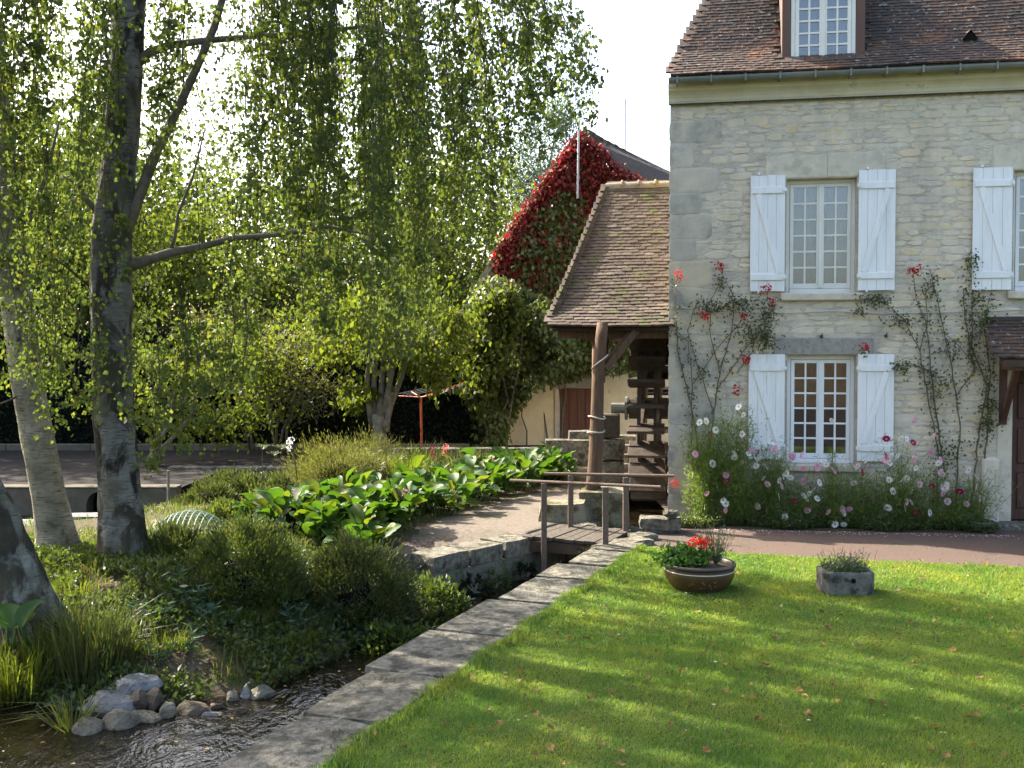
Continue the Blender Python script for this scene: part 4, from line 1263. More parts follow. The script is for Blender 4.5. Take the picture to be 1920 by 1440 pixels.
def tree(name, label, base, c, r, n, size, mat, nclump=26, cs=.26, trunk_r=.12, stems=1, group='trees and tall shrubs beyond the yard', bark='limb', droop=.6, cat='tree', zmin=None, aspect=.72, shell=.5):
    base = Vector(base)
    t = thing(name, label, cat, base, 0, group)
    c = Vector(c) - base
    P, cl = cloud(c, r, n, nclump, cs, shell, None if zmin is None else zmin - base.z)
    n = len(P)
    Dr = rand_unit(n) + np.array([0, 0, -droop])
    leaf_obj('crown', P, rng.uniform(.7, 1.25, n) * size, size * aspect, Dr, M[mat], t)
    tr = MB()
    for s in range(stems):
        a = Vector((random.uniform(-.12, .12), random.uniform(-.12, .12), 0)) * (stems > 1)
        fork = Vector((c.x * .5, c.y * .5, max(.5, c.z - r[2] * .55))) + Vector((random.uniform(-.35, .35) * r[0], random.uniform(-.2, .2) * r[1], 0)) * (stems > 1)
        tr.tube(limb_pts(a, fork, 0, 6, .08), list(np.linspace(trunk_r, trunk_r * .7, 6)), 8)
        for k in range(max(2, int(7 / stems))):
            e = Vector(cl[random.randrange(len(cl))])
            tr.tube(limb_pts(fork, e, .06, 5, .12), list(np.linspace(trunk_r * .5, trunk_r * .1, 5)), 6)
    tr.build('trunk', M[bark], t, True)
    return t
GB = 'trees and tall shrubs beyond the yard'
def at(px, y, z=0): return (D(px, 700, y).x, y, z)
def bg(name, label, px, y, pyc, rx, ry, rz, n, size, mat, **k):
    c = D(px, pyc, y)
    return tree(name, label, (c.x, y, -.02), c, (rx, ry, rz), n, size, mat, **k)
bg('leafy_tree', 'bright yellow green tree over the hedge behind the cream birch', 60, 29, 470, 3.0, 2.4, 2.9, 9000, .17, 'lime_leaf', nclump=40)
bg('leafy_tree', 'bright green rounded tree seen between the two upright birches', 215, 31, 520, 2.6, 2.2, 2.6, 7500, .17, 'mid_leaf', nclump=36)
bg('leafy_tree', 'dense lime green tree over the hedge just past the grey birch', 350, 28.5, 560, 2.7, 2.2, 2.3, 9500, .16, 'lime_leaf', nclump=44)
bg('leafy_tree', 'tall thin mid green tree behind the long birch bough', 500, 33, 470, 3.2, 2.4, 3.3, 7000, .18, 'mid_leaf', nclump=36)
bg('leafy_tree', 'broad sunlit tree above the hedge, left of the multi stemmed garden tree', 585, 29.5, 590, 2.6, 2.0, 2.0, 6500, .16, 'lime_leaf', nclump=36)
bg('leafy_tree', 'mid green tree behind the multi stemmed garden tree', 740, 31, 500, 2.9, 2.2, 3.1, 9000, .17, 'mid_leaf', nclump=40)
bg('leafy_tree', 'sunlit green tree between garden tree and barn gable', 880, 30, 520, 2.0, 2.0, 3.2, 8000, .16, 'lime_leaf', nclump=36)
bg('blue_conifer', 'blue green conifer behind the top of the barn gable', 1015, 38, 330, 1.6, 1.6, 2.9, 11000, .17, 'blue_leaf', nclump=34, aspect=.3, droop=.9)
bg('leafy_tree', 'pale green tree at the far end of the yard, furthest from the barn', -140, 30, 480, 3.2, 2.4, 3.2, 6500, .18, 'lime_leaf', nclump=36)
for k, (x, y, h, r, lab) in enumerate([(-16, 28.5, 10.5, 3.2, 'tall shade tree at the far side of the stream, nearest the hedge end'), (-20.5, 31, 12, 3.6, 'tall shade tree standing second beyond the stream'), (-25, 27.5, 11, 3.4, 'tall shade tree third beyond the stream'), (-13, 34, 9.5, 3.0, 'tall shade tree behind the hedge beyond the cream birch')]):
    tree('shade_tree', lab, (x, y, 0), (x, y, h - r * 1.05), (r, r, r * 1.15), 5500, .24, 'mid_leaf', 30, .26, .2)
bg('leafy_tree', 'large mid green tree far beyond the hedge on the stream side', -420, 33, 380, 4.5, 3, 5, 6000, .24, 'mid_leaf', nclump=36)
# shrubs and the small tree in front of the hedge
tree('garden_shrub', 'many stemmed brown barked shrub leaning out behind the grey birch', at(285, 21.2), D(390, 720, 22), (1.5, 1.3, 1.25), 3600, .115, 'lime_leaf', 24, .24, .05, 6, 'shrubs before the hedge', 'limb', .5, 'shrub')
tree('willow_shrub', 'yellow tan narrow leaved shrub hanging before the hedge', at(520, 23.6), D(545, 690, 23.6), (1.25, 1.0, .95), 4200, .13, 'tan_leaf', 30, .26, .03, 4, 'shrubs before the hedge', 'limb', .2, 'shrub', aspect=.3)
tree('willow_shrub', 'tan leaved shrub low against the hedge beside the birch shrub', at(470, 24.4), D(450, 640, 24.4), (1.2, .8, .8), 2600, .13, 'tan_leaf', 24, .26, .03, 3, 'shrubs before the hedge', 'limb', .2, 'shrub', aspect=.3)

gt = thing('garden_tree', 'small multi stemmed pale barked tree with drooping bright leaves in mid garden', 'tree', at(712, 21.6))
gb = Vector(gt.location)
def g_(px, py, y=21.6): return D(px, py, y) - gb
mb = MB()
mb.tube([g_(714, 868), g_(713, 830), g_(711, 800), g_(710, 775)], [.19, .15, .14, .15], 12, wob=.15)
for (pts, r0) in (([(700, 800), (694, 770), (688, 740), (690, 690), (700, 640)], .085), ([(706, 785), (700, 745), (702, 700), (708, 640), (712, 600)], .075), ([(712, 780), (714, 740), (718, 690), (722, 630)], .08),
                  ([(718, 785), (726, 740), (735, 700), (742, 650), (750, 600)], .07), ([(722, 800), (732, 760), (750, 715), (765, 670), (780, 620)], .08), ([(724, 810), (728, 770), (730, 730), (728, 690), (735, 630)], .07)):
    mb.tube([g_(px, py, 21.6 + random.uniform(-.15, .15)) for px, py in pts], list(np.linspace(r0, r0 * .4, len(pts))), 8)
mb.build('trunk', M['pale_bark'], gt, True)
P, cl = cloud((*g_(722, 612),), (1.55, 1.4, .95), 3600, 34, .25, .45)
P2, _ = cloud((*g_(668, 745),), (.42, .5, .55), 420, 8, .25, .3)
P3, _ = cloud((*g_(820, 640),), (.75, .8, 1.0), 1300, 14, .25, .4)
P = np.concatenate([P, P2, P3]); n = len(P)
leaf_obj('crown', P, rng.uniform(.10, .17, n), .085, rand_unit(n) + np.array([0, 0, -1.3]), M['lime_leaf'], gt)

# ------------------------------------------------------------------ creepers on the barn
def wall_leaves(poly_px, n, y0, dy, size, mat, name, label, cat='climbing plant', keep=None, stems=2, bulge=0):
    pts = np.array(poly_px, float)
    lo, hi = pts.min(0), pts.max(0)
    out = []
    while len(out) < n:
        q = rng.uniform(lo, hi)
        if inside(np.array([q[0]]), np.array([q[1]]), poly_px)[0] and (keep is None or rng.random() < keep(*q)):
            out.append(q)
    base = D(pts[:, 0].mean(), 836, y0); base.z = 0
    t = thing(name, label, cat, base)
    P = []
    for (x, y) in out:
        x += rng.normal(0, 4); y += rng.normal(0, 4)
        d = y0 - abs(rng.normal(0, dy)) - bulge * .5 * (1 + math.sin(x * .05 + 1.3 * math.sin(y * .045)))
        P.append(D(x, y, d) - base)
    P = np.array(P); n = len(P)
    leaf_obj('foliage', P, rng.uniform(.7, 1.3, n) * size, size * .8, rand_unit(n) * .8 + np.array([0, -.5, -.9]), M[mat], t)
    mb = MB()
    for i in range(stems):
        q = out[rng.integers(0, n)]
        e = D(q[0], q[1], y0 - .03) - base
        mb.tube(limb_pts((e.x * .5, -.04, 0), e, 0, 6, .1), list(np.linspace(.022, .008, 6)), 5)
    mb.build('stem', M['limb'], t)
    return t
redp = [(1087, 246), (1110, 262), (1150, 300), (1215, 345), (1262, 395), (1262, 480), (1130, 470), (1085, 520), (1040, 560), (985, 545), (930, 520), (925, 470), (960, 420), (1010, 350), (1050, 292)]
def redkeep(x, y):
    e = min(1, max(.0, 1 - (y - (250 + max(0, 1087 - x) * 1.5 + max(0, x - 1087) * .8)) / 170))
    return .25 + .75 * e if not (1020 < x < 1090 and 370 < y < 500) else .22
wall_leaves(redp, 9500, BY - .05, .10, .115, 'red_leaf', 'red_creeper', 'crimson creeper covering the top of the barn gable', keep=redkeep)
wall_leaves([(1000, 400), (1060, 350), (1095, 370), (1110, 470), (1100, 560), (1010, 560), (960, 500)], 1500, BY - .12, .12, .13, 'creeper_green', 'green_creeper', 'grey green creeper in the middle of the barn gable', keep=lambda x, y: .4 + .6 * (math.sin(x * .07) * math.sin(y * .06) > -.2))
wall_leaves([(868, 590), (890, 535), (930, 515), (1000, 545), (1060, 575), (1130, 560), (1200, 600), (1210, 700), (1130, 698), (1060, 712), (1000, 728), (965, 775), (950, 830), (890, 835), (872, 740), (880, 660)], 9500, BY - .15, .30, .13, 'creeper_green', 'wall_ivy', 'thick yellow green climber hiding the lower barn wall around the door', bulge=.7)
wall_leaves([(862, 610), (900, 560), (950, 530), (985, 580), (960, 640), (930, 720), (900, 760), (868, 740)], 3600, BY - 1.0, .3, .13, 'lime_leaf', 'sunlit_climber', 'sunlit yellow climber bulging at the hedge corner of the barn', bulge=.4)

# the long barn across the yard, behind the photographer
ob = thing('outbuilding', 'long stone outbuilding with a gateway across the lawn behind the viewer', 'outbuilding', (6, -17, 0))
mb = MB(); mb.box(-14, -1.5, -5, 0, 0, 3.0); mb.box(1.5, 16, -5, 0, 0, 3.0); mb.box(-1.5, 1.5, -5, 0, 2.5, 3.0)
mb.build('wall', M['rock_brown'], ob)
mb = MB(); mb.box(-1.5, 1.5, -4.9, -4.8, 0, 2.5); mb.build('gate', M['barn_door'], ob)
mb = MB(); mb.add([(-14.3, .4, 2.9), (16.3, .4, 2.9), (16.3, -2.5, 4.4), (-14.3, -2.5, 4.4), (-14.3, -5.4, 2.9), (16.3, -5.4, 2.9)], [(0, 1, 2, 3), (3, 2, 5, 4), (0, 3, 4), (1, 5, 2)])
mb.build('roof', M['tile'], ob)

# ================================================================== the birches
def trunk_mesh(pts, radii, seg, flare, ridge, seed):
    """bark tube with vertical ridges; flare widens the foot"""
    P = [Vector(p) for p in pts]
    # resample smoothly
    n = 70
    L = [0]
    for a, b_ in zip(P[:-1], P[1:]): L.append(L[-1] + (b_ - a).length)
    T = np.linspace(0, L[-1], n)
    xs = [np.interp(T, L, [p[i] for p in P]) for i in range(3)]
    for k in range(3):
        for _ in range(4): xs[k][1:-1] = (xs[k][:-2] + 2 * xs[k][1:-1] + xs[k][2:]) / 4
    rr = np.interp(T, L, radii)
    mb = MB()
    for i in range(n):
        for k in range(seg):
            a = 2 * math.pi * k / seg
            r = rr[i]
            f = math.exp(-T[i] / .28) * flare
            r *= 1 + f * (.7 + .5 * math.sin(a * 5 + seed) * math.sin(a * 2 + 1))
            q = Vector((math.cos(a) * 2.2 + seed, math.sin(a) * 2.2, xs[2][i] * 1.6))
            r += ridge * noise.fractal(q * 2.2, .8, 2.0, 4) * (1 + f)
            r += ridge * .8 * noise.noise(Vector((math.cos(a) * 6, math.sin(a) * 6, xs[2][i] * 1.2 + seed)))
            mb.v.append((xs[0][i] + math.cos(a) * r, xs[1][i] + math.sin(a) * r, xs[2][i]))
    for i in range(n - 1):
        for k in range(seg):
            j = (k + 1) % seg
            mb.f.append((i * seg + k, i * seg + j, (i + 1) * seg + j, (i + 1) * seg + k)); mb.m.append(0)
    return mb

BD = 10.45
def birch_env(px):
    return float(np.interp(px, [-200, 0, 60, 130, 165, 200, 255, 300, 380, 430, 480, 560, 640, 700, 770, 830, 880, 930, 985, 1020, 1060, 1100, 1125, 1150],
                           [700, 700, 760, 790, 560, 520, 760, 835, 845, 800, 720, 640, 660, 690, 650, 640, 590, 500, 320, 260, 240, 220, 180, 20]))

def strands(n, xr, yr, cen, rad, ztop, dens=None, seed=0):
    """hanging twigs: list of point lists, from the crown down to its hem"""
    out = []
    bx = by = 0; left = 0
    while len(out) < n:
        if left <= 0:                           # twigs hang in bunches from the ends of the boughs
            bx, by, left = rng.uniform(*xr), rng.uniform(*yr), rng.integers(2, 8)
        left -= 1
        x, y = bx + rng.normal(0, .11), by + rng.normal(0, .11)
        q = ((x - cen[0]) / rad[0]) ** 2 + ((y - cen[1]) / rad[1]) ** 2
        if q > 1: continue
        px = 960 + x / y * FOC
        if px > 1142: continue
        if dens is not None and rng.random() > dens(px): continue
        top = cen[2] + (ztop - cen[2]) * math.sqrt(max(0, 1 - q)) * rng.uniform(.35, 1)
        ze = D(px, birch_env(px), y).z
        L = rng.uniform(1.1, 3.4)
        bot = max(ze + abs(rng.normal(0, .9)), top - L)
        if rng.random() < .30: bot = ze + abs(rng.normal(0, .35)); top = min(top, bot + rng.uniform(1.5, 3.6))
        if top - bot < .4: top = bot + rng.uniform(.5, 1.4)
        ph, am = rng.uniform(0, 6.28), rng.uniform(.01, .05)
        dx, dy = rng.normal(0, .12, 2)
        m = max(4, int((top - bot) / .16))
        pts = []
        for i in range(m + 1):
            t = i / m
            out_ = (1 - t) ** 2.5 * .35
            pts.append((x + dx * t + am * math.sin(ph + t * 5) - out_ * (x - cen[0]) / rad[0], y + dy * t + am * math.cos(ph + t * 4), top + (bot - top) * t))
        out.append(np.array(pts))
    return out

def strand_foliage(S, per_m, size, spread):
    Ps, Ds = [], []
    for s in S:
        L = np.linalg.norm(np.diff(s, axis=0), axis=1).sum()
        gap = rng.uniform(.5, 1.35)
        k = max(5, int(L * per_m * gap))
        t = rng.uniform(0, 1, k) ** .9 * (len(s) - 1.001)
        t = np.clip(t + .9 * np.sin(t * 2.2 + rng.uniform(0, 6)), 0, len(s) - 1.001)
        i = t.astype(int); f = (t - i)[:, None]
        p = s[i] * (1 - f) + s[i + 1] * f
        sp = spread * rng.uniform(.6, 1.6)
        Ps.append(p + rng.normal(0, 1, (k, 3)) * np.array([sp, sp, sp * .6]))
        Ds.append(rng.normal(0, .55, (k, 3)) + np.array([0, 0, -1.0]))
    return np.concatenate(Ps), np.concatenate(Ds)

def birch(name, label, pts, radii, flare, mat, base, S, limbs, size, per_m, ridge=.02, seed=1, spread=.075, extra=None):
    base = Vector(base)
    t = thing(name, label, 'birch tree', base, 0, 'birches on the island')
    trunk_mesh([Vector(p) - base for p in pts], radii, 40, flare, ridge, seed).build('trunk', M[mat], t, True)
    for (lp, r0, r1, bm) in limbs:
        mb = MB()
        q = [Vector(p) - base for p in lp]
        mb.tube(q, list(np.linspace(r0, r1, len(q))), 9, wob=.12)
        mb.build('limb', M[bm], t, True)
    P, Dr = strand_foliage(S, per_m, size, spread)
    if extra is not None:
        P = np.concatenate([P, extra[0]]); Dr = np.concatenate([Dr, extra[1]])
    n = len(P)
    P = P - np.array(base)
    sc = np.where(P[:, 2] + base.z > 6.6, 1.5, 1.0)
    L = rng.uniform(.55, 1.35, n) * size * sc
    leaf_obj('crown', P, L, L * .80, Dr, M['birch_leaf'], t, .12)
    tw = MB()
    for s in S:
        if s[-1][2] < 6.5:
            st = s[::2] if len(s) > 6 else s
            tw.tube([Vector(p) - base for p in st], list(np.linspace(.006, .0022, len(st))), 3, cap=False)
    tag(tw.build('twigs', M['twig'], t), kind='stuff')
    return t

def b1(px, py, y=BD): return D(px, py, y)
tr1 = [b1(236, 1075), b1(232, 1000), b1(222, 900), b1(213, 780), b1(208, 650), b1(208, 520), b1(210, 420), b1(222, 320), b1(232, 200), b1(240, 60), b1(246, -60), b1(255, -260), b1(262, -480)]
rd1 = [.235, .215, .195, .195, .195, .195, .19, .165, .16, .155, .145, .12, .07]
L1 = [([b1(240, 500), b1(275, 488), b1(318, 474), b1(370, 464), b1(440, 446), b1(520, 440, 10.2), b1(620, 425, 10), b1(690, 440, 9.8), b1(740, 500, 9.7)], .06, .004, 'limb'),
      ([b1(228, 460), b1(252, 395), b1(272, 340), b1(296, 280), b1(335, 200), b1(372, 120), b1(402, 50), b1(425, -30), b1(450, -130)], .060, .032, 'limb'),
      ([b1(258, 118), b1(280, 98), b1(320, 84), b1(385, 76), b1(455, 70), b1(560, 62, 10.2), b1(680, 50, 10), b1(820, 85, 9.8)], .05, .012, 'limb'),
      ([b1(185, 400), b1(160, 372), b1(145, 345), b1(120, 330)], .035, .012, 'limb'),
      ([b1(172, 540), b1(130, 505), b1(95, 478), b1(80, 462)], .014, .006, 'twig'),
      ([b1(200, 275), b1(180, 245), b1(160, 230)], .018, .008, 'twig'),
      ([b1(318, 474), b1(328, 445), b1(334, 400), b1(362, 330), b1(385, 240)], .022, .008, 'limb'),
      ([b1(345, 30), b1(342, 100), b1(344, 160), b1(352, 230)], .010, .006, 'twig'),
      ([b1(700, 40, 9.9), b1(760, 190, 9.9), b1(800, 240, 9.9), b1(812, 290, 9.9)], .016, .006, 'twig'),
      ([b1(450, -130), b1(560, -170, 10), b1(690, -150, 9.8), b1(830, -90, 9.7), b1(960, -60, 9.6), b1(1080, -40, 9.5)], .045, .012, 'limb'),
      ([b1(248, -100), b1(180, -160, 10.9), b1(110, -190, 11.3), b1(20, -160, 11.6)], .05, .012, 'limb'),
      ([b1(250, -140), b1(300, -220, 11.5), b1(360, -270, 12.4), b1(470, -200, 13)], .05, .012, 'limb'),
      ([b1(256, -230), b1(380, -330, 9.8), b1(520, -380, 9.2), b1(640, -330, 8.8)], .045, .012, 'limb')]
def dens1(px):
    return float(np.interp(px, [0, 60, 200, 255, 290, 420, 480, 540, 600, 960, 1010, 1060, 1140], [.45, .6, .55, .35, .22, .28, .55, .95, 1, .72, .50, .45, .40]))
S1 = strands(425, (-5.6, 1.0), (8.7, 13.6), (-2.6, 11.0, 5.1), (3.9, 2.9), 7.6, dens1)
# the upper crown, mostly above the picture, that shades the lawn
for s_ in strands(24, (-7.0, .2), (8.6, 13.6), (-3.4, 11.2, 6.6), (3.6, 2.8), 9.6): 
    S1.append(s_ + np.array([0, 0, max(0, 6.5 - s_[-1][2])]))
# a few long strands hanging alone low before the yard
for (px, y0_, y1_, yy) in ((383, 640, 800, 9.4), (352, 600, 842, 9.5), (300, 640, 860, 9.6), (275, 700, 900, 9.9), (240, 640, 780, 9.3), (420, 560, 740, 9.7), (468, 560, 770, 9.6), (330, 560, 760, 9.9), (120, 560, 800, 9.4), (150, 560, 790, 9.2), (95, 600, 770, 9.6), (160, 620, 770, 9.8)):
    for q in range(2):
        x_ = px + rng.normal(0, 12)
        S1.append(np.array([list(D(x_ + 6 * math.sin(k * .9), y0_ + (y1_ - y0_) * k / 7, yy + q * .1)) for k in range(8)]))
birch('grey_birch', 'upright grey birch with dark cracked bark and long weeping twigs, middle of three', tr1, rd1, .45, 'birch1', (tr1[0].x, tr1[0].y, iz(tr1[0].x, tr1[0].y) - .05), S1, L1, .050, 98, .016, 3, .050)

b2y = 10.9
def b2(px, py, y=b2y): return D(px, py, y)
tr2 = [b2(118, 1055), b2(108, 1010), b2(92, 930), b2(72, 830), b2(52, 720), b2(36, 600), b2(20, 480), b2(8, 360), b2(-6, 220), b2(-20, 60), b2(-40, -160), b2(-60, -400)]
rd2 = [.21, .19, .165, .165, .16, .155, .15, .14, .13, .12, .09, .05]
S2 = strands(150, (-9.5, -3.4), (9.0, 14.5), (-6.0, 11.6, 5.0), (3.2, 2.8), 8.0, lambda px: .9 if px < 190 else .25)
L2 = [([b2(20, 480), b2(60, 400), b2(90, 320), b2(110, 230)], .04, .012, 'limb'), ([b2(0, 300), b2(-60, 200, 11.2), b2(-150, 130, 11.6)], .05, .012, 'limb'),
      ([b2(-25, 0), b2(40, -90, 10.6), b2(120, -120, 10.4)], .04, .012, 'limb'), ([b2(50, 730), b2(20, 750, 10.7), b2(-20, 765, 10.6)], .014, .006, 'twig')]
birch('cream_birch', 'slender cream white birch leaning away from the grey one, with horizontal bark rings', tr2, rd2, .35, 'birch2', (tr2[0].x, tr2[0].y, iz(tr2[0].x, tr2[0].y) - .05), S2, L2, .050, 90, .008, 8, .05)

b3y = 8.75
def b3(px, py, y=b3y): return D(px, py, y)
tr3 = [b3(58, 1185), b3(42, 1130), b3(18, 1060), b3(-18, 980), b3(-60, 890), b3(-110, 780), b3(-165, 640), b3(-230, 450), b3(-300, 200), b3(-360, -60)]
rd3 = [.30, .26, .235, .225, .215, .205, .19, .17, .13, .06]
S3 = strands(60, (-9.5, -4.6), (6.5, 11.0), (-6.4, 8.8, 5.2), (2.4, 2.2), 8.4, lambda px: .9 if px < 20 else 0.05)
L3 = [([b3(-200, 540), b3(-260, 400, 8.4), b3(-330, 300, 8.0)], .06, .015, 'limb'), ([b3(-260, 340), b3(-240, 200, 9.2), b3(-200, 60, 9.8)], .05, .012, 'limb')]
birch('leaning_birch', 'stout leaning birch with diamond shaped bark fissures by the tall grass, cut by the frame', tr3, rd3, .30, 'birch3', (tr3[0].x, tr3[0].y, iz(tr3[0].x, tr3[0].y) - .05), S3, L3, .065, 45, .026, 5)

# ================================================================== island planting
def bush(name, label, px, py, y, rx, ry, h, n, size, mat, cat='shrub', group=None, aspect=.34, nclump=150, up=.7, z0=None, core=True, cs=.10, mats=None):
    c = D(px, py, y)
    z = iz(c.x, c.y) if z0 is None else z0
    t = thing(name, label, cat, (c.x, c.y, z - .02), 0, group)
    d = rand_unit(nclump); d[:, 2] = np.abs(d[:, 2]) * 1.0 - .12
    d = norm(d) * rng.uniform(.78, 1.03, (nclump, 1))
    k = rng.integers(0, nclump, n)
    P = d[k] + rng.normal(0, cs, (n, 3))
    lump = 1 + .10 * np.sin(d[k][:, 0:1] * 5 + d[k][:, 2:3] * 4)
    P = P * lump * np.array([rx, ry, h]); P[:, 2] = np.maximum(P[:, 2], .01)
    Dr = norm(d[k] * np.array([1, 1, .8])) + np.array([0, 0, up]) + rng.normal(0, .35, (n, 3))
    leaf_obj('foliage', P, rng.uniform(.6, 1.3, n) * size, size * aspect, Dr, M[mat], t)
    mb = MB()
    for i in range(7):
        e = d[rng.integers(0, nclump)] * np.array([rx, ry, h]) * .8
        mb.tube(limb_pts((0, 0, 0), e, 0, 5, .1), list(np.linspace(.016, .005, 5)), 5)
    mb.build('stem', M['limb'], t)
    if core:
        me = rock_mesh('shade_core', M['dark'], 5, 1.0, 2)
        inst('shade_core', me, t, (0, 0, h * .18), (0, 0, 0), (rx * .58, ry * .58, h * .50))  # near-black core stands in for the shade inside the bush
    return t
HG = 'heath shrubs on the island'
bush('heath_shrub', 'big rounded olive heath bush right beside the grey birch', 462, 1090, 9.95, .56, .52, .66, 17000, .05, 'heath_leaf', group=HG)
bush('heath_shrub', 'big dark rounded heath bush at the end of the low channel wall', 672, 1090, 10.3, .55, .50, .74, 17000, .05, 'heath_dark', group=HG)
bush('heath_shrub', 'low dark olive bush tucked against the foot of the grey birch', 335, 1060, 10.5, .33, .3, .28, 2500, .07, 'heath_dark', group=HG)
bush('heath_shrub', 'low olive heather mound between grey birch and bergenia bed', 505, 955, 14.4, .42, .4, .34, 2600, .07, 'heath_leaf', group=HG)
bush('heath_shrub', 'long brownish heather mound behind the green net', 455, 915, 16.4, .75, .45, .40, 3600, .075, 'heath_dark', group=HG)
bush('heath_shrub', 'reddish heather clump at the end of the brown heather mound', 530, 905, 16.2, .25, .3, .32, 1200, .07, 'red_leaf' if False else 'heath_dark', group=HG)
bush('heath_shrub', 'dark brown heather mound beside the stake by the back stream', 395, 925, 15.8, .40, .35, .30, 2600, .065, 'heath_dark', group=HG)
bush('heath_shrub', 'olive heather tuft between the green net and the bergenias', 430, 965, 14.0, .34, .3, .24, 2200, .065, 'heath_leaf', group=HG)
bush('heath_shrub', 'small brown heather tuft on the back stream bank', 330, 935, 16.6, .36, .3, .24, 1800, .065, 'heath_dark', group=HG)
bush('feather_shrub', 'pale feathery yellow green mound at the back of the garden', 635, 905, 18.2, .85, .5, .62, 9000, .09, 'tan_leaf', group='soft mounds behind the bergenias', aspect=.12, cs=.2)
bush('feather_shrub', 'small feathery mound behind the pale yellow green one', 700, 880, 19.6, .6, .4, .62, 4200, .09, 'tan_leaf', group='soft mounds behind the bergenias', aspect=.12, cs=.2)
bush('box_bush', 'leafy bright green bush hanging over the end of the race', 815, 1150, 10.75, .40, .38, .52, 3600, .06, 'mid_leaf', group='bushes hanging over the water', aspect=.5, up=.2)
bush('box_bush', 'low dark leafy mound on the water edge below the heath bush', 735, 1180, 9.75, .50, .34, .34, 3000, .06, 'mid_leaf', group='bushes hanging over the water', aspect=.55, up=.2)
for k, (px, py, y) in enumerate([(930, 1085, 12.0), (985, 1060, 12.45), (890, 1100, 11.75)]):
    bush('wall_fern', ['ferny tuft on the damp race wall, middle of the row', 'ferny tuft on the damp race wall nearest the footbridge', 'ferny tuft on the damp race wall nearest the leafy bush'][k], px, py, y, .15, .10, .18, 420, .05, 'hedge_leaf' if k else 'mid_leaf', group='tufts on the race wall', aspect=.45, up=-.2, z0=WATER_Z + .05, core=False, nclump=24)

# tall grasses by the water
def tuft(name, label, p, n, L, spread, lean, mat, wd=.012, cat='grass tuft', group=None):
    t = thing(name, label, cat, p, 0, group)
    a = rng.uniform(0, 2 * np.pi, n); r = spread * np.sqrt(rng.uniform(0, 1, n))
    P = np.stack([np.cos(a) * r, np.sin(a) * r, np.zeros(n)], 1)
    le = np.stack([np.cos(a), np.sin(a)], 1) * rng.uniform(.2, 1, (n, 1)) * lean + rng.normal(0, lean * .3, (n, 2))
    V, F = blade_arrays(P, rng.uniform(.45, 1.0, n) * L, wd, le)
    inst('blades', tri_mesh('blades', V, F, M[mat]), t)
    return t
TG = 'tall grass tufts at the water edge'
for k, (px, py, L, n, sp, le, mat, lab) in enumerate([
    (165, 1262, .80, 300, .26, .30, 'reed', 'tall rush clump standing above the grey rocks'), (105, 1250, .66, 240, .25, .28, 'wild_grass', 'tall grass clump under the leaning birch'),
    (212, 1250, .55, 160, .20, .30, 'reed', 'slim rush clump beside the topmost grey rock'), (30, 1270, .62, 360, .3, .35, 'lime_leaf', 'bright sunlit grass clump at the edge of the pond'),
    (135, 1322, .45, 60, .08, .48, 'wild_grass', 'drooping sedge leaning over the water by the rocks'), (-60, 1280, .6, 300, .35, .3, 'lime_leaf', 'sunlit pond grass beyond the leaning birch')]):
    p = G(px, py, -.30); p.z = max(iz(p.x, p.y), -.5)
    tuft('grass_tuft', lab, p, n, L, sp, le, mat, group=TG)
for k, (px, y, L, lab) in enumerate([(795, 19.2, .60, 'arching daylily clump beside the crimson flower'), (770, 18.0, .5, 'arching daylily clump in front of the feathery mound'), (870, 18.4, .55, 'arching daylily clump between the bergenia rows'), (905, 18.8, .55, 'arching daylily clump behind the pink gladiolus'), (835, 17.4, .45, 'arching daylily clump in the middle of the bergenias'), (950, 19.3, .5, 'arching daylily clump near the low yard wall'), (720, 18.8, .5, 'arching daylily clump before the small garden tree')]):
    p = D(px, 900, y); p.z = iz(p.x, p.y)
    tuft('daylily', lab, p, 300, L * 1.25, .30, .42, 'lime_leaf' if k % 2 else 'wild_grass', .022, 'daylily', 'daylilies behind the bergenias')

for k, (px, py, L, n_, mat, lab) in enumerate([(395, 1240, .22, 420, 'lime_leaf', 'short bright grass tuft above the brown rock'), (470, 1250, .22, 420, 'lime_leaf', 'short bright grass tuft above the tan shore rock'), (330, 1235, .2, 360, 'wild_grass', 'short grass tuft behind the topmost grey rock'), (655, 1175, .18, 300, 'wild_grass', 'short grass tuft on the dark bank under the second heath bush'),
    (300, 1110, .2, 320, 'lime_leaf', 'short bright grass tuft in front of the grey birch'), (210, 1120, .2, 320, 'wild_grass', 'short grass tuft between grey birch and leaning birch'), (420, 1205, .2, 360, 'lime_leaf', 'short bright grass tuft in the middle of the bank'), (540, 1255, .16, 300, 'lime_leaf', 'short bright grass tuft low on the bank by the water'), (150, 1090, .2, 300, 'lime_leaf', 'short sunlit grass tuft at the foot of the cream birch')]):
    p = G(px, py, -.1)  # brighter blade colour stands in for lit grass patches on the bank
    for _ in range(3): p = G(px, py, iz(p.x, p.y) + .05)
    p.z = iz(p.x, p.y)
    tuft('grass_tuft', lab, p, n_, L, .24, .12, mat, .007, group='short grass tufts on the bank')

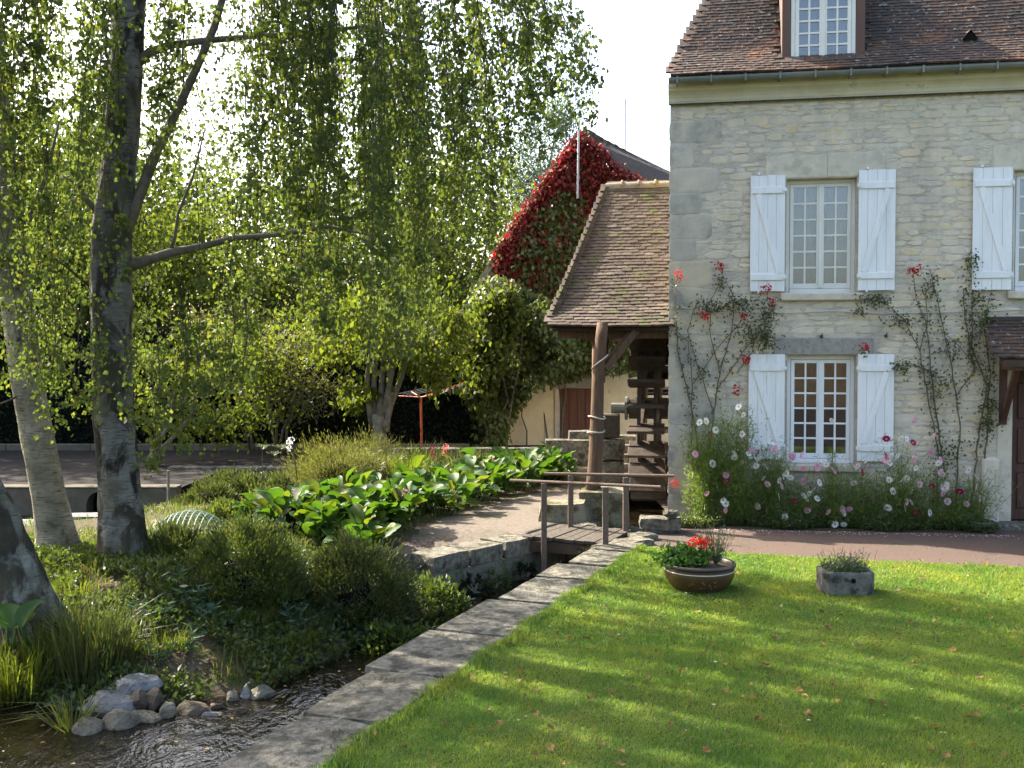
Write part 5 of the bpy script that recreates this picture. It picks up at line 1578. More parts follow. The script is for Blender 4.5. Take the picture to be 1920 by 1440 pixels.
# ground layer of the island
def island_points(n, xr, yr, poly=None, zmin=-.42):
    x = rng.uniform(*xr, n); y = rng.uniform(*yr, n)
    m = inside(x, y, ISLAND) if poly is None else inside(x, y, poly)
    x, y = x[m], y[m]; z = island_z(x, y)
    k = z > zmin
    return np.stack([x[k], y[k], z[k]], 1)
P = island_points(60000, (-9, -.7), (7.7, 12.4))
w = np.array([noise.noise(Vector((p[0] * 1.3, p[1] * 1.3, 0))) for p in P])
P = P[w > -.25]
n = len(P)
V1, F1 = blade_arrays(P, rng.uniform(.05, .19, n), .008, rng.normal(0, .05, (n, 2)))
P2 = island_points(30000, (-9, -.9), (12.2, 20.4), [(-9, 12.2), (-1.6, 12.2), (-1.3, 13.2), (-.7, 15), (.3, 16.8), (1.0, 20.5), (-3.9, 20.5), (-9, 13.5)])
n = len(P2)
P2 = P2[np.sin(P2[:, 0] * 2.3 + 2 * np.sin(P2[:, 1] * 1.7)) + rng.normal(0, .5, len(P2)) > -.1]; n = len(P2)
V2, F2 = blade_arrays(P2, rng.uniform(.05, .16, n), .010, rng.normal(0, .06, (n, 2)))
V, F = join([(V1, F1), (V2, F2)])
tag(inst('island_grass', tri_mesh('island_grass', V, F, M['wild_grass'])), 'rough grass on the island bank', 'grass', kind='stuff')
P = island_points(60000, (-7, -.75), (7.75, 11.9), zmin=-.5)
w = np.array([noise.noise(Vector((p[0] * 1.1 + 7, p[1] * 1.1, 0))) for p in P])
P = P[w > -.34]; n = len(P)
P[:, 2] += rng.uniform(0, .13, n)
tag(leaf_obj('ground_cover', P, rng.uniform(.03, .075, n), .032, rand_unit(n) + np.array([0, -.3, .5]), M['mid_leaf']), 'low leafy ground cover on the bank', 'ground cover', kind='stuff')
P = island_points(5000, (-6, -.75), (7.8, 13), zmin=-.4); n = len(P); P[:, 2] += .012
tag(leaf_obj('leaf_litter', P, rng.uniform(.03, .055, n), .03, rand_unit(n) * np.array([1, 1, .25]), M['litter'], spin=np.array([0, 0, 1.0]) + rng.normal(0, .2, (n, 3))), 'dead leaves on the bank', 'leaf litter', kind='stuff')

# blue green spurges
SP = [(430, 1130), (520, 1125), (590, 1160), (480, 1190), (545, 1205), (350, 1110), (300, 1150), (385, 1165), (620, 1215), (690, 1225), (410, 1215), (250, 1180), (330, 1205), (460, 1150), (640, 1180), (200, 1140), (300, 1095), (560, 1240), (745, 1215), (370, 1255)]
def spurge_mesh(seed):
    r = np.random.default_rng(seed)
    V, F = [], []
    n = 46
    st = 5
    k = r.integers(0, st, n); t = r.uniform(.25, 1, n)
    ang = np.array([2 * math.pi * i / st + r.uniform(-.4, .4) for i in range(st)])
    tip = np.stack([np.cos(ang) * .14, np.sin(ang) * .14, r.uniform(.16, .30, st)], 1)
    P = tip[k] * t[:, None]
    a = r.uniform(0, 2 * np.pi, n)
    Dv = np.stack([np.cos(a), np.sin(a), r.uniform(.0, .6, n)], 1)
    return leaf_arrays(P, r.uniform(.09, .14, n), .024, Dv, .15), tip
sv = []
for i in range(4):
    (V, F), tip = spurge_mesh(60 + i)
    st = MB()
    for e in tip: st.tube([(0, 0, 0), e], [.005, .003], 4)
    sv.append((tri_mesh('leaves', V, F, M['spurge']), st.mesh('stem', M['spurge'])))
for i, (px, py) in enumerate(SP):
    p = G(px, py, -.05)
    for _ in range(3): p = G(px, py, iz(p.x, p.y) + .05)
    p.z = iz(p.x, p.y) - .01
    t = thing('spurge', 'blue green spurge with narrow whorled leaves on the shady bank', 'spurge plant', p, random.uniform(0, 6), 'spurges on the bank')
    a, b_ = sv[i % 4]
    s = random.uniform(.75, 1.25)
    inst('leaves', a, t, scale=s); inst('stem', b_, t, scale=s)

# rocks
RK = [(250, 1290, 8.10, .20, .15, .13, 'rock_grey', 'topmost pale grey rock of the heap in the stream', 0.0), (205, 1328, 7.88, .22, .16, .14, 'rock_grey', 'long sloping grey rock in the middle of the heap', -.3),
      (168, 1368, 7.55, .16, .12, .085, 'rock_tan', 'flat tan rock lying lowest in the water', .1), (235, 1355, 7.66, .165, .13, .10, 'rock_tan', 'rounded tan rock in front of the grey ones', .5),
      (258, 1318, 7.86, .075, .08, .10, 'rock_brown', 'small upright brown rock wedged under the topmost one', 0), (288, 1315, 7.9, .075, .08, .11, 'rock_brown', 'dark brown rock next to the wedged one', .8),
      (275, 1347, 7.74, .12, .08, .06, 'rock_tan', 'low oblong tan rock at the water line', 0), (315, 1340, 7.82, .075, .07, .085, 'rock_tan', 'small pale rounded rock between oblong and brown ones', 1.2),
      (365, 1335, 7.92, .14, .10, .10, 'rock_brown', 'wide brown rock at the near end of the row', .3), (403, 1345, 7.86, .10, .07, .045, 'rock_grey', 'flat wet rock just above the water', 0), (405, 1327, 8.02, .06, .05, .05, 'rock_brown', 'little dark rock behind the flat wet one', 2),
      (490, 1305, 8.25, .10, .08, .085, 'rock_tan', 'tan rock on the shore past the heap', .4), (462, 1305, 8.25, .05, .06, .09, 'rock_grey', 'narrow grey rock beside the tan shore rock', .1), (435, 1310, 8.2, .06, .06, .05, 'rock_tan', 'half hidden small rock in the shore grass', .1)]
for i, (px, py, y, rx, ry, rz, mat, lab, ro) in enumerate(RK):
    p = D(px, py, y)
    o = inst('rock', rock_mesh('rock', M[mat], 30 + i, 1.0, 2), None, p, (random.uniform(-.15, .15), random.uniform(-.1, .25), ro), (rx * 1.22, ry * 1.2, rz * 1.25))
    tag(o, lab, 'rock', 'rocks in the stream')

# green pond net
net = thing('pond_net', 'domed green wire net lying in the grass behind the grey birch', 'net', Vector((0, 0, 0)))
c = G(357, 992, .0); c.z = iz(c.x, c.y); net.location = c
mb = MB()
for i in range(13):
    u = -1 + 2 * i / 12
    for ax in (0, 1):
        pts = []
        for v in np.linspace(-1, 1, 11):
            x, y = (u, v) if ax == 0 else (v, u)
            z = max(0, 1 - .9 * x * x - .9 * y * y) * .20
            pts.append((x * .44, y * .40, z + .01))
        mb.tube(pts, .006, 4)
mb.build('wires', pmat('green coated wire', (.10, .17, .13), (.14, .22, .17), 10, .5, .4, 0), net)
mb = MB(); mb.tube([(.46 * math.cos(a), .42 * math.sin(a), .02) for a in np.linspace(0, 6.2832, 30)], .012, 6); mb.build('hoop', M['zinc'], net)

# bergenias: every leaf its own piece
def berg_leaf(seed):
    r = random.Random(seed)
    mb = MB()
    n = 9
    w, L, cup = r.uniform(.055, .068), r.uniform(.13, .16), r.uniform(.015, .04)
    v = []
    prof = [(0, .22), (.12, .62), (.3, .92), (.5, 1.0), (.7, .93), (.88, .65), (1, .12)]
    for t, k in prof:
        bend = -.05 * t * t
        for s in (-1, -.5, 0, .5, 1):
            v.append((s * w * k, t * L, cup * (abs(s) ** 1.5) * k + bend + .004 * math.sin(9 * t + 3 * s)))
    f = [(i * 5 + j, i * 5 + j + 1, (i + 1) * 5 + j + 1, (i + 1) * 5 + j) for i in range(len(prof) - 1) for j in range(4)]
    mb.add(v, f)
    mb.tube([(0, .0, -.0), (0, -.06, -.07)], [.007, .008], 4)
    return mb.mesh('leaf', M['berg'], True)
bl = [berg_leaf(i) for i in range(7)]
fl_mb = MB()
for i in range(26):
    a = random.uniform(0, 6.28); r = random.uniform(0, .035); z = random.uniform(.12, .2)
    fl_mb.add([(math.cos(a) * r + x * .010, math.sin(a) * r + y * .010, z + zz * .010) for x, y, zz in ((1, 0, 0), (0, 1, 0), (-1, 0, 0), (0, -1, 0), (0, 0, 1.2))], [(0, 1, 4), (1, 2, 4), (2, 3, 4), (3, 0, 4)])
fl_mb.tube([(0, 0, 0), (0, 0, .17)], .006, 4)
bfl = fl_mb.mesh('flower', pmat('faded pink blossom', (.30, .13, .15), (.42, .22, .22), 40, .8, .1, 0))
BP = []
front = [(-1.72, 11.85), (-1.5, 12.9), (-1.08, 14.0), (-.52, 15.4), (.1, 16.6), (.6, 17.6), (1.05, 18.5)]
backl = [(-3.0, 13.2), (-2.7, 14.1), (-2.2, 15.4), (-1.4, 16.8), (-.6, 17.9), (.25, 18.9), (.95, 19.6)]
for i in range(6):
    for t in (0.0, .5):
        fa = Vector((*front[i], 0)).lerp(Vector((*front[i + 1], 0)), t)
        ba = Vector((*backl[i], 0)).lerp(Vector((*backl[i + 1], 0)), t)
        for k, s in enumerate((.10, .42, .74, 1.0) if i < 3 else (.1, .5, .95)):
            if i >= 2 and i < 4 and s > .9: continue
            BP.append((fa.lerp(ba, s) + Vector((random.uniform(-.12, .12), random.uniform(-.12, .12), 0)), k, s))
ORD = ['nearest the dark heath bush', 'second from the dark heath bush', 'third from the dark heath bush', 'fourth from the dark heath bush', 'fifth from the dark heath bush', 'sixth from the dark heath bush', 'seventh along from the heath bush', 'eighth along from the heath bush', 'fourth from the far stone block', 'third from the far stone block', 'second from the far stone block', 'nearest the far stone block']
seen = {}
for i, (p, row, s_) in enumerate(BP):
    rn = 'front row along the gravel' if s_ < .2 else 'back row' if s_ > .9 else 'third row' if s_ > .6 else 'second row'
    seen[rn] = seen.get(rn, -1) + 1
    p.z = iz(p.x, p.y)
    t = thing('bergenia', 'bergenia in the ' + rn + ', ' + ORD[min(11, seen[rn])], 'bergenia', p, 0, 'bergenias in the garden bed')
    for k in range(40):
        a = random.uniform(0, 6.28); r = .30 * math.sqrt(random.random()); h = random.uniform(.10, .46) * (1.2 - r * 1.9)
        inst('leaf', random.choice(bl), t, (math.cos(a) * r, math.sin(a) * r, h), (random.uniform(.1, 1.45), random.uniform(-.6, .6), a - math.pi / 2 + random.uniform(-.8, .8)), random.uniform(.85, 1.85))
    if i % 5 == 2: inst('flower', bfl, t, (random.uniform(-.1, .1), random.uniform(-.1, .1), .22), (random.uniform(-.2, .2), random.uniform(-.2, .2), 0), 1.25)

# single garden flowers
def petals_blob(mb, c, r, n, seed, mi=0, flat=.8):
    g = random.Random(seed)
    for i in range(n):
        d = Vector((g.gauss(0, 1), g.gauss(0, 1), g.gauss(0, 1))).normalized()
        s = d.orthogonal().normalized(); q = d.cross(s)
        a = g.uniform(0, 6.28)
        s, q = s * math.cos(a) + q * math.sin(a), q * math.cos(a) - s * math.sin(a)
        p = Vector(c) + Vector((d.x, d.y, d.z * flat)) * r * .55
        w = r * .5
        mb.add([p - s * w * .5, p + d * w * .7 + q * w * .1 - s * w * .1, p + d * w * .5 + s * w * .6, p + q * w * .5 + d * w * .3], [(0, 1, 2, 3)], mi)
def stalk_flower(name, label, px, py, y, mat, h, blobs, r, lean=0):
    c = D(px, py, y); z = iz(c.x, c.y)
    t = thing(name, label, 'garden flower', (c.x - lean, c.y, z))
    h = c.z - z
    mb = MB(); mb.tube([(0, 0, 0), (lean * .3, 0, h * .5), (lean, 0, h)], [.012, .01, .008], 5); mb.build('stem', M['mid_leaf'], t)
    mb = MB()
    for i in range(blobs): petals_blob(mb, (lean + random.uniform(-.5, .5) * r * .6, random.uniform(-.3, .3) * r, h + (i / max(1, blobs - 1) - .5) * r * 1.6), r * .7, 16, i + int(px))
    mb.build('blossom', M[mat], t)
stalk_flower('crimson_flower', 'crimson flower head above the daylilies', 812, 846, 18.6, 'p_mag', .5, 4, .10)
stalk_flower('gladiolus', 'salmon pink gladiolus spike beside the crimson flower', 835, 843, 18.7, 'p_salmon', .6, 5, .09)
stalk_flower('white_phlox', 'white flower on a leaning stalk beyond the brown heather', 545, 832, 17.6, 'p_white', .7, 4, .10, -.12)
for k, (px, py) in enumerate([(490, 838), (512, 850), (525, 838)]):
    c = D(px, py, 17.9); z = iz(c.x, c.y)
    t = thing('umbel_plant', ['tall seedy umbel furthest from the white flower', 'short seedy umbel in the middle of three', 'seedy umbel beside the white flower'][k], 'umbel', (c.x, c.y, z), 0, 'seedy umbels')
    h = c.z - z
    mb = MB(); mb.tube([(0, 0, 0), (.02, 0, h)], .006, 4)
    for i in range(9):
        a = i * .7; mb.tube([(.02, 0, h - .05), (.02 + .09 * math.cos(a), .09 * math.sin(a), h + .02)], .003, 3)
    mb.build('stem', M['tan_leaf'], t)
    n = 120; P = np.stack([.02 + rng.normal(0, .06, n), rng.normal(0, .06, n), h + .02 + rng.normal(0, .012, n)], 1)
    leaf_obj('seeds', P, .018, .012, rand_unit(n), M['grey_leaf'], t)
mb = MB(); q = G(316, 955, -.1); mb.tube([(0, 0, -.1), (.0, 0, .62)], .022, 7, wob=.1)
q.z = iz(q.x, q.y)
tag(mb.build('wooden_stake', M['pale_bark'], None, loc=q), 'short pale wooden stake behind the green net', 'stake')
mb = MB(); q = D(585, 870, 19.6); q.z = iz(q.x, q.y); mb.tube([(0, 0, -.1), (0, 0, .55)], .025, 7, wob=.1)
tag(mb.build('wooden_stake', M['pale_bark'], None, loc=q), 'thin grey stake at the back of the garden by the yard', 'stake')
# two big dock leaves under the leaning birch
dk = thing('dock_plant', 'dock plant with two large dark leaves under the leaning birch', 'dock plant', G(40, 1200, .0))
for k, (dx, rz_, tl) in enumerate(((-.06, .5, .9), (.05, -.6, 1.1), (0, .1, .5))):
    inst('leaf', bl[k], dk, (dx, -.1, .12), (tl, 0, rz_), 1.7)

# ================================================================== flowers on the house
def HW(px, py, off=.06):
    u, z = W(px, py, off)
    return Vector((u, -off, z))
def house_plant(name, label, cat, px, py, off, group=None):
    u, z = W(px, py, off)
    t = thing(name, label, cat, HL(u, -off, 0), -HA, group)
    return t, Vector((u, -off, 0))

# climbing roses
rose_mb = MB()
for i in range(3): petals_blob(rose_mb, (0, 0, 0), .055 - .012 * i, 14 - 3 * i, 80 + i)
rose_me = rose_mb.mesh('blossom', M['p_rose'])
def climber(name, label, stems, roses, leaf_px, off=.05):
    t, o = house_plant(name, label, 'climbing rose', stems[0][0][0], stems[0][0][1], off, 'climbing roses on the mill house')
    P, pts_all = [], []
    for j, st in enumerate(stems):
        pts = [HW(px, py, off + .02 * math.sin(i * 1.3 + j)) - o for i, (px, py) in enumerate(st)]
        fine = []
        for a, b_ in zip(pts[:-1], pts[1:]):
            m = max(2, int((b_ - a).length / .10))
            fine += [a.lerp(b_, k / m) + Vector((random.uniform(-.010, .010), random.uniform(-.012, .006), 0)) for k in range(m)]
        fine.append(pts[-1])
        mb = MB(); r0 = .014 if j < 3 else .008
        mb.tube(fine, list(np.linspace(r0, .004, len(fine))), 5)
        mb.build('stem', M['limb'], t)
        pts_all += fine[int(len(fine) * .25):]
    for _ in range(620):
        p = random.choice(pts_all)
        P.append(p + Vector((random.gauss(0, .05), -abs(random.gauss(0, .03)), random.gauss(0, .04))))
    for (px, py, rx, rz, n) in leaf_px:
        c = HW(px, py, off + .04) - o
        for _ in range(n):
            P.append(c + Vector((random.gauss(0, rx), -abs(random.gauss(0, .05)), random.gauss(0, rz))))
    P = np.array(P); n = len(P)
    leaf_obj('foliage', P, rng.uniform(.03, .055, n), .03, rand_unit(n) + np.array([0, -.5, -.3]), M['rose_leaf'], t)
    for (px, py) in roses:
        inst('blossom', rose_me, t, HW(px, py, off + .09) - o, (random.uniform(0, 3), random.uniform(0, 3), random.uniform(0, 3)), random.uniform(1.5, 1.9))
climber('climbing_rose', 'climbing rose with red blooms at the house corner over the tall cosmos',
        [[(1300, 965), (1297, 850), (1298, 720), (1291, 640), (1270, 622)], [(1318, 940), (1335, 800), (1350, 700), (1372, 620), (1378, 560), (1346, 500)], [(1318, 900), (1300, 780), (1272, 660), (1265, 560), (1270, 515)],
         [(1340, 780), (1310, 690), (1288, 620), (1310, 560)], [(1345, 730), (1400, 650), (1450, 600), (1448, 560)], [(1350, 700), (1330, 620), (1335, 560), (1350, 530)], [(1300, 720), (1340, 660), (1400, 590), (1436, 540)], [(1380, 700), (1410, 660), (1420, 620), (1455, 570)]],
        [(1272, 516), (1348, 500), (1436, 541), (1450, 567), (1321, 594), (1394, 595), (1398, 676), (1382, 732), (1265, 907)],
        [(1350, 530, .05, .06, 60), (1330, 575, .12, .05, 170), (1385, 570, .14, .06, 200), (1415, 625, .14, .10, 260), (1440, 590, .07, .09, 130), (1318, 700, .05, .06, 50), (1315, 860, .12, .12, 160), (1310, 930, .10, .10, 160), (1436, 640, .06, .08, 90)])
climber('climbing_rose', 'sparse climbing rose with bare arching stems between window and porch',
        [[(1755, 960), (1760, 850), (1742, 760), (1722, 650), (1695, 600), (1668, 575), (1640, 556)], [(1790, 960), (1800, 800), (1785, 690), (1768, 610), (1750, 530), (1742, 505)], [(1772, 900), (1756, 780), (1745, 690), (1735, 600), (1716, 560), (1712, 510)],
         [(1725, 660), (1740, 600), (1735, 540)], [(1760, 700), (1700, 680), (1675, 690)], [(1795, 740), (1830, 690), (1790, 640), (1765, 620)]],
        [(1708, 509), (1721, 506), (1620, 652)],
        [(1640, 560, .10, .05, 150), (1690, 600, .10, .05, 110), (1742, 540, .05, .07, 70), (1690, 688, .06, .05, 70), (1760, 720, .10, .10, 90), (1775, 850, .10, .12, 130), (1610, 585, .05, .04, 40), (1785, 665, .05, .05, 40), (1618, 658, .03, .03, 14)])
climber('climbing_rose', 'climbing rose rising past the shutter next to the tiled porch',
        [[(1820, 960), (1835, 820), (1850, 720), (1822, 650), (1824, 560), (1815, 480)], [(1845, 900), (1852, 780), (1856, 700), (1845, 620), (1855, 560)], [(1828, 700), (1810, 600), (1806, 540)]],
        [], [(1822, 490, .05, .06, 70), (1845, 600, .08, .10, 150), (1855, 790, .07, .07, 120), (1860, 760, .04, .05, 50), (1830, 555, .06, .05, 60)])
for (lab, pts, r) in (('thin pale cable strung along the wall below the upper windows', [(1252, 572), (1300, 580), (1400, 586), (1480, 587), (1560, 583), (1650, 588), (1750, 586), (1850, 584), (1925, 580)], .008),
                      ('thin cable looped round the corner of the house at porch height', [(1252, 622), (1275, 626), (1310, 625), (1400, 627), (1462, 629)], .006)):
    p0 = HW(*pts[0], .04); mb = MB(); mb.tube([HW(px, py, .035 + .006 * math.sin(i * 2)) - p0 for i, (px, py) in enumerate(pts)], r, 5)
    tag(mb.build('wall_cable', M['cable'], None, loc=HL(p0.x, p0.y, p0.z), rot=(0, 0, -HA)), lab, 'cable')
for k, (px, py) in enumerate([(1541, 631), (1662, 630)]):
    p0 = HW(px, py, .05); mb = MB(); mb.tube([(0, .06, 0), (0, -.02, 0), (0, -.02, .045)], .008, 5)
    mb.box(-.02, .02, .03, .055, -.02, .02)
    tag(mb.build('wall_hook', M['darkiron'], None, loc=HL(p0.x, p0.y, p0.z), rot=(0, 0, -HA)), ['iron wall hook above the grey lintel of the lower window', 'iron wall hook just past the end of the grey lintel'][k], 'hook', 'iron hooks in the wall')

# cosmos
def cosmos_flower(mat):
    mb = MB()
    for i in range(8):
        a = i * math.pi / 4
        d = Vector((math.cos(a), math.sin(a), .12)); s = Vector((-math.sin(a), math.cos(a), 0))
        mb.add([d * .006, d * .026 + s * .014, d * .039 + s * .008, d * .041, d * .039 - s * .008, d * .026 - s * .014], [(0, 1, 2, 3, 4, 5)])
    mb.add([(math.cos(a) * .010, math.sin(a) * .010, .006) for a in np.linspace(0, 2 * math.pi, 8)[:-1]] + [(0, 0, .013)], [(i, (i + 1) % 7, 7) for i in range(7)], 1)
    return mb.mesh('flower', [M[mat], M['p_centre']])
cf = {k: cosmos_flower(v) for k, v in dict(w='p_white', p='p_pink', l='p_pale', m='p_mag').items()}
CF = [('w', 1324, 790), ('w', 1312, 792), ('w', 1385, 763), ('w', 1394, 778), ('w', 1342, 806), ('w', 1392, 814), ('w', 1376, 850), ('w', 1377, 858), ('w', 1418, 874), ('w', 1437, 877), ('w', 1424, 861), ('w', 1560, 789), ('w', 1468, 894), ('w', 1475, 888), ('w', 1462, 901), ('w', 1482, 896), ('w', 1507, 930), ('w', 1512, 936), ('w', 1518, 926), ('w', 1472, 969), ('w', 1498, 990), ('w', 1566, 990), ('w', 1582, 994), ('w', 1700, 823), ('w', 1690, 823), ('w', 1672, 855), ('w', 1684, 855), ('w', 1668, 868), ('w', 1693, 899), ('w', 1700, 897), ('w', 1718, 878), ('w', 1743, 961), ('w', 1710, 920), ('w', 1536, 905),
      ('p', 1487, 853), ('p', 1507, 879), ('p', 1563, 883), ('p', 1504, 853), ('p', 1746, 848), ('p', 1752, 817), ('p', 1713, 862), ('p', 1724, 826), ('p', 1716, 788), ('p', 1580, 955), ('p', 1593, 955), ('p', 1528, 878), ('p', 1451, 842),
      ('l', 1465, 912), ('l', 1420, 950), ('l', 1436, 958), ('l', 1422, 966), ('l', 1725, 908), ('l', 1767, 890), ('l', 1772, 915), ('l', 1768, 926), ('l', 1777, 940), ('l', 1708, 942), ('l', 1696, 952), ('l', 1832, 913), ('l', 1838, 935), ('l', 1764, 885), ('l', 1527, 918), ('l', 1740, 905), ('l', 1812, 945),
      ('m', 1662, 823), ('m', 1672, 826), ('m', 1661, 855), ('m', 1616, 885), ('m', 1452, 875), ('m', 1712, 830), ('m', 1420, 852)]
CPL = [(1325, .42, 1.20, 7500), (1385, .45, 1.22, 8000), (1440, .40, .92, 3000), (1500, .38, .62, 2500), (1562, .42, .70, 2700), (1620, .38, .58, 2400), (1684, .42, .95, 3000), (1735, .38, .74, 2200), (1790, .34, .58, 1700), (1830, .30, .60, 900)]
LB_ = ['tall bushy bright cosmos nearest the house corner, white flowers on top', 'tall bright cosmos before the first lower shutter', 'cosmos with small white flowers below the lower shutter', 'cosmos with pink flowers under the lower window', 'cosmos reaching up across the lower window panes', 'cosmos with a dark red flower beneath the second shutter', 'cosmos with magenta and white flowers at the edge of the second shutter', 'pink flowered cosmos under the bare rose stems', 'pale pink cosmos at the end of the bed by the buttress stone', 'thin pale flowered cosmos beside the porch']
roots = []
for (px, off, h, n), lab in zip(CPL, LB_):
    t, o = house_plant('cosmos', lab, 'cosmos plant', px, 960, off, 'cosmos in the bed along the house')
    roots.append((t, o, off, px))
    ns = 26
    mb = MB(); tips = []
    for i in range(ns):
        e = Vector((random.gauss(0, .20), random.gauss(-.02, .11), h * random.uniform(.35, 1.25)))
        mb.tube(limb_pts((random.gauss(0, .05), random.gauss(0, .05), 0), e, 0, 5, .08), [.006, .005, .004, .003, .002], 4)
        tips.append(e)
    mb.build('stem', M['fern_green'], t)
    k = rng.integers(0, ns, n); T = np.array([list(e) for e in tips])
    f = rng.uniform(.12, 1, n)[:, None]
    P = T[k] * f + rng.normal(0, .075, (n, 3)) * np.array([1.1, .9, 1])
    P[:, 2] = np.abs(P[:, 2])
    leaf_obj('foliage', P, rng.uniform(.05, .13, n), .0085, rand_unit(n) + np.array([0, 0, .45]), M['fern_green'], t)
for _ in range(46):
    px = random.uniform(1300, 1840)
    lo = 800 if px < 1420 else 850
    CF.append((random.choice('wwwplpm'), px, random.uniform(lo, 965)))
for (kk, px, py) in CF:
    t, o, off, _ = min(roots, key=lambda r: abs(r[3] - px))
    off2 = off + .16
    u, z = W(px, py, off2)
    inst('flower', cf[kk], t, Vector((u, -off2, max(.05, z))) - o, (random.uniform(.9, 1.5), random.uniform(-.4, .4), random.uniform(0, 6)), random.uniform(1.05, 1.4))
u0, _ = W(1500, 830, .4)
for k, (px, h) in enumerate(((1560, .98),)):
    t, o = house_plant('cosmos', 'single feathery cosmos shoot standing before the lower window bars', 'cosmos plant', px, 960, .36, 'cosmos in the bed along the house')
    n = 900; z = rng.uniform(0, 1, n)
    P = np.stack([rng.normal(0, .055, n) * (1.2 - .8 * z), rng.normal(0, .05, n), z * h], 1)
    leaf_obj('foliage', P, rng.uniform(.05, .11, n), .0055, rand_unit(n) + np.array([0, 0, .6]), M['fern_green'], t)
    mb = MB(); mb.tube([(0, 0, 0), (0, 0, h)], .005, 4); mb.build('stem', M['fern_green'], t)
# edging plants at the foot of the bed and green tub
u = np.linspace(.10, 4.2, 1)
n = 9000
uu = rng.uniform(.08, 4.15, n); dd = .78 - .25 * (uu / 4.2) + .10 * np.sin(uu * 5) - np.abs(rng.normal(0, .20, n))
P = np.stack([uu, -dd, np.abs(rng.normal(0, .05, n)) + .01], 1)
PW = np.array([list(HL(*p)) for p in P])
tag(leaf_obj('edging_plants', PW, rng.uniform(.03, .06, n), .022, rand_unit(n) + np.array([0, 0, .6]), M['mid_leaf']), 'low green edging plants along the foot of the flower bed', 'edging plants', kind='stuff')
n = 300
uu = rng.uniform(.6, 4.3, n); dd = .95 - .2 * (uu / 4.2) + np.abs(rng.normal(0, .12, n))
PW = np.array([list(HL(a, -b_, .004)) for a, b_ in zip(uu, dd)])
tag(leaf_obj('fallen_petals', PW, .022, .018, rand_unit(n) * np.array([1, 1, .1]), M['p_pale'], spin=np.array([0, 0, 1.0]) + rng.normal(0, .1, (n, 3))), 'petals dropped on the path edge', 'petals', kind='stuff')
sheet_b = MB(); sheet_b.add([HL(0.02, -.02, -.004), HL(.05, -.80, -.004), HL(2.2, -.72, -.004), HL(4.15, -.52, -.004), HL(4.2, -.02, -.004)], [(0, 1, 2, 3, 4)])
tag(sheet_b.build('flower_bed', M['soil']), kind='structure')
mb = MB(); mb.lathe([(.10, 0), (.15, .02), (.17, .12), (.165, .13), (.15, .12), (.13, .05), (0, .05)], 20)
uu, _ = W(1840, 990, .45)
tag(mb.build('green_bowl', pmat('dark green glaze', (.03, .06, .04), (.05, .08, .055), 8, .4, .4, 0), None, True, loc=HL(uu, -.42, 0)), 'dark green bowl on the ground beside the door step', 'bowl')

# ================================================================== the glazed pot and the stone trough
pp = G(1315, 1096, 0); pp = Vector((1.82, 10.05, 0))
pot = thing('planter_bowl', 'wide brown glazed bowl planter with dark rim on the lawn', 'planter', pp)
prof = [(0, .0), (.235, .0), (.245, .012), (.29, .06), (.325, .12), (.337, .17), (.333, .205), (.322, .225)]
mb = MB(); mb.lathe(prof, 48); mb.build('bowl', M['pot'], pot, True)
mb = MB(); mb.lathe([(.322, .226), (.338, .230), (.352, .243), (.354, .258), (.345, .268), (.325, .270), (.308, .262), (.303, .22)], 48); mb.build('rim', M['pot_rim'], pot, True)
for zz, rr in ((.198, .336), (.212, .330)):
    mb = MB(); mb.tube([(rr * math.cos(a), rr * math.sin(a), zz) for a in np.linspace(0, 2 * math.pi, 49)], .0055, 5, cap=False); mb.build('band', M['cornice'] if zz < .2 else M['pot'], pot, True)
mb = MB(); mb.lathe([(0, .235), (.15, .24), (.303, .225)], 32); mb.build('soil', M['soil'], pot)
orn = MB()
for k in range(16):                                # pale sprig ornament glazed on the belly
    a = -math.pi / 2 + random.gauss(0, .28); z = random.uniform(.07, .15)
    r = float(np.interp(z, [.06, .12, .17], [.291, .326, .338])) + .0015
    s = random.uniform(.008, .016)
    orn.add([(r * math.cos(a + q * s / r), r * math.sin(a + q * s / r), z + w_ * s) for q, w_ in ((-1, 0), (0, -.6), (1, .1), (.1, .7))], [(0, 1, 2, 3)])
orn.build('ornament', pmat('ochre glaze', (.085, .055, .022), (.12, .078, .03), 20, .4, .4, 0), pot)
dh = thing('red_geranium', 'red flowered geranium with bright green leaves in the brown bowl', 'potted flower', pp + Vector((-.10, 0, .24)))
n = 1500
P = np.stack([rng.normal(-.06, .10, n), rng.normal(0, .09, n), np.abs(rng.normal(.05, .05, n))], 1)
leaf_obj('foliage', P, rng.uniform(.035, .06, n), .04, rand_unit(n) + np.array([0, -.2, .8]), M['pot_leaf'], dh)
for k, (x, y, z) in enumerate([(.03, -.02, .215), (.08, .02, .235), (.135, -.01, .235), (.185, .0, .22), (.11, -.05, .20)]):
    mb = MB(); mb.tube([(x * .4, y * .5, .02), (x, y, z)], .005, 4); petals_blob(mb, (x, y, z), .062, 34, 300 + k, 1, .75)
    mb.build('blossom', [M['mid_leaf'], M['p_scarlet']], dh)
lv = thing('grey_lavender', 'wispy grey green lavender in the brown bowl beside the red geranium', 'potted plant', pp + Vector((.16, .0, .24)))
n = 900
a = rng.uniform(0, 2 * np.pi, n); t_ = rng.uniform(0, 1, n); le = rng.uniform(.05, .24, n)
P = np.stack([np.cos(a) * le * t_ * .9, np.sin(a) * le * t_ * .8, t_ * rng.uniform(.12, .36, n)], 1)
leaf_obj('foliage', P, rng.uniform(.03, .06, n), .007, np.stack([np.cos(a) * .5, np.sin(a) * .5, np.ones(n)], 1) + rng.normal(0, .3, (n, 3)), M['grey_leaf'], lv)
mb = MB()
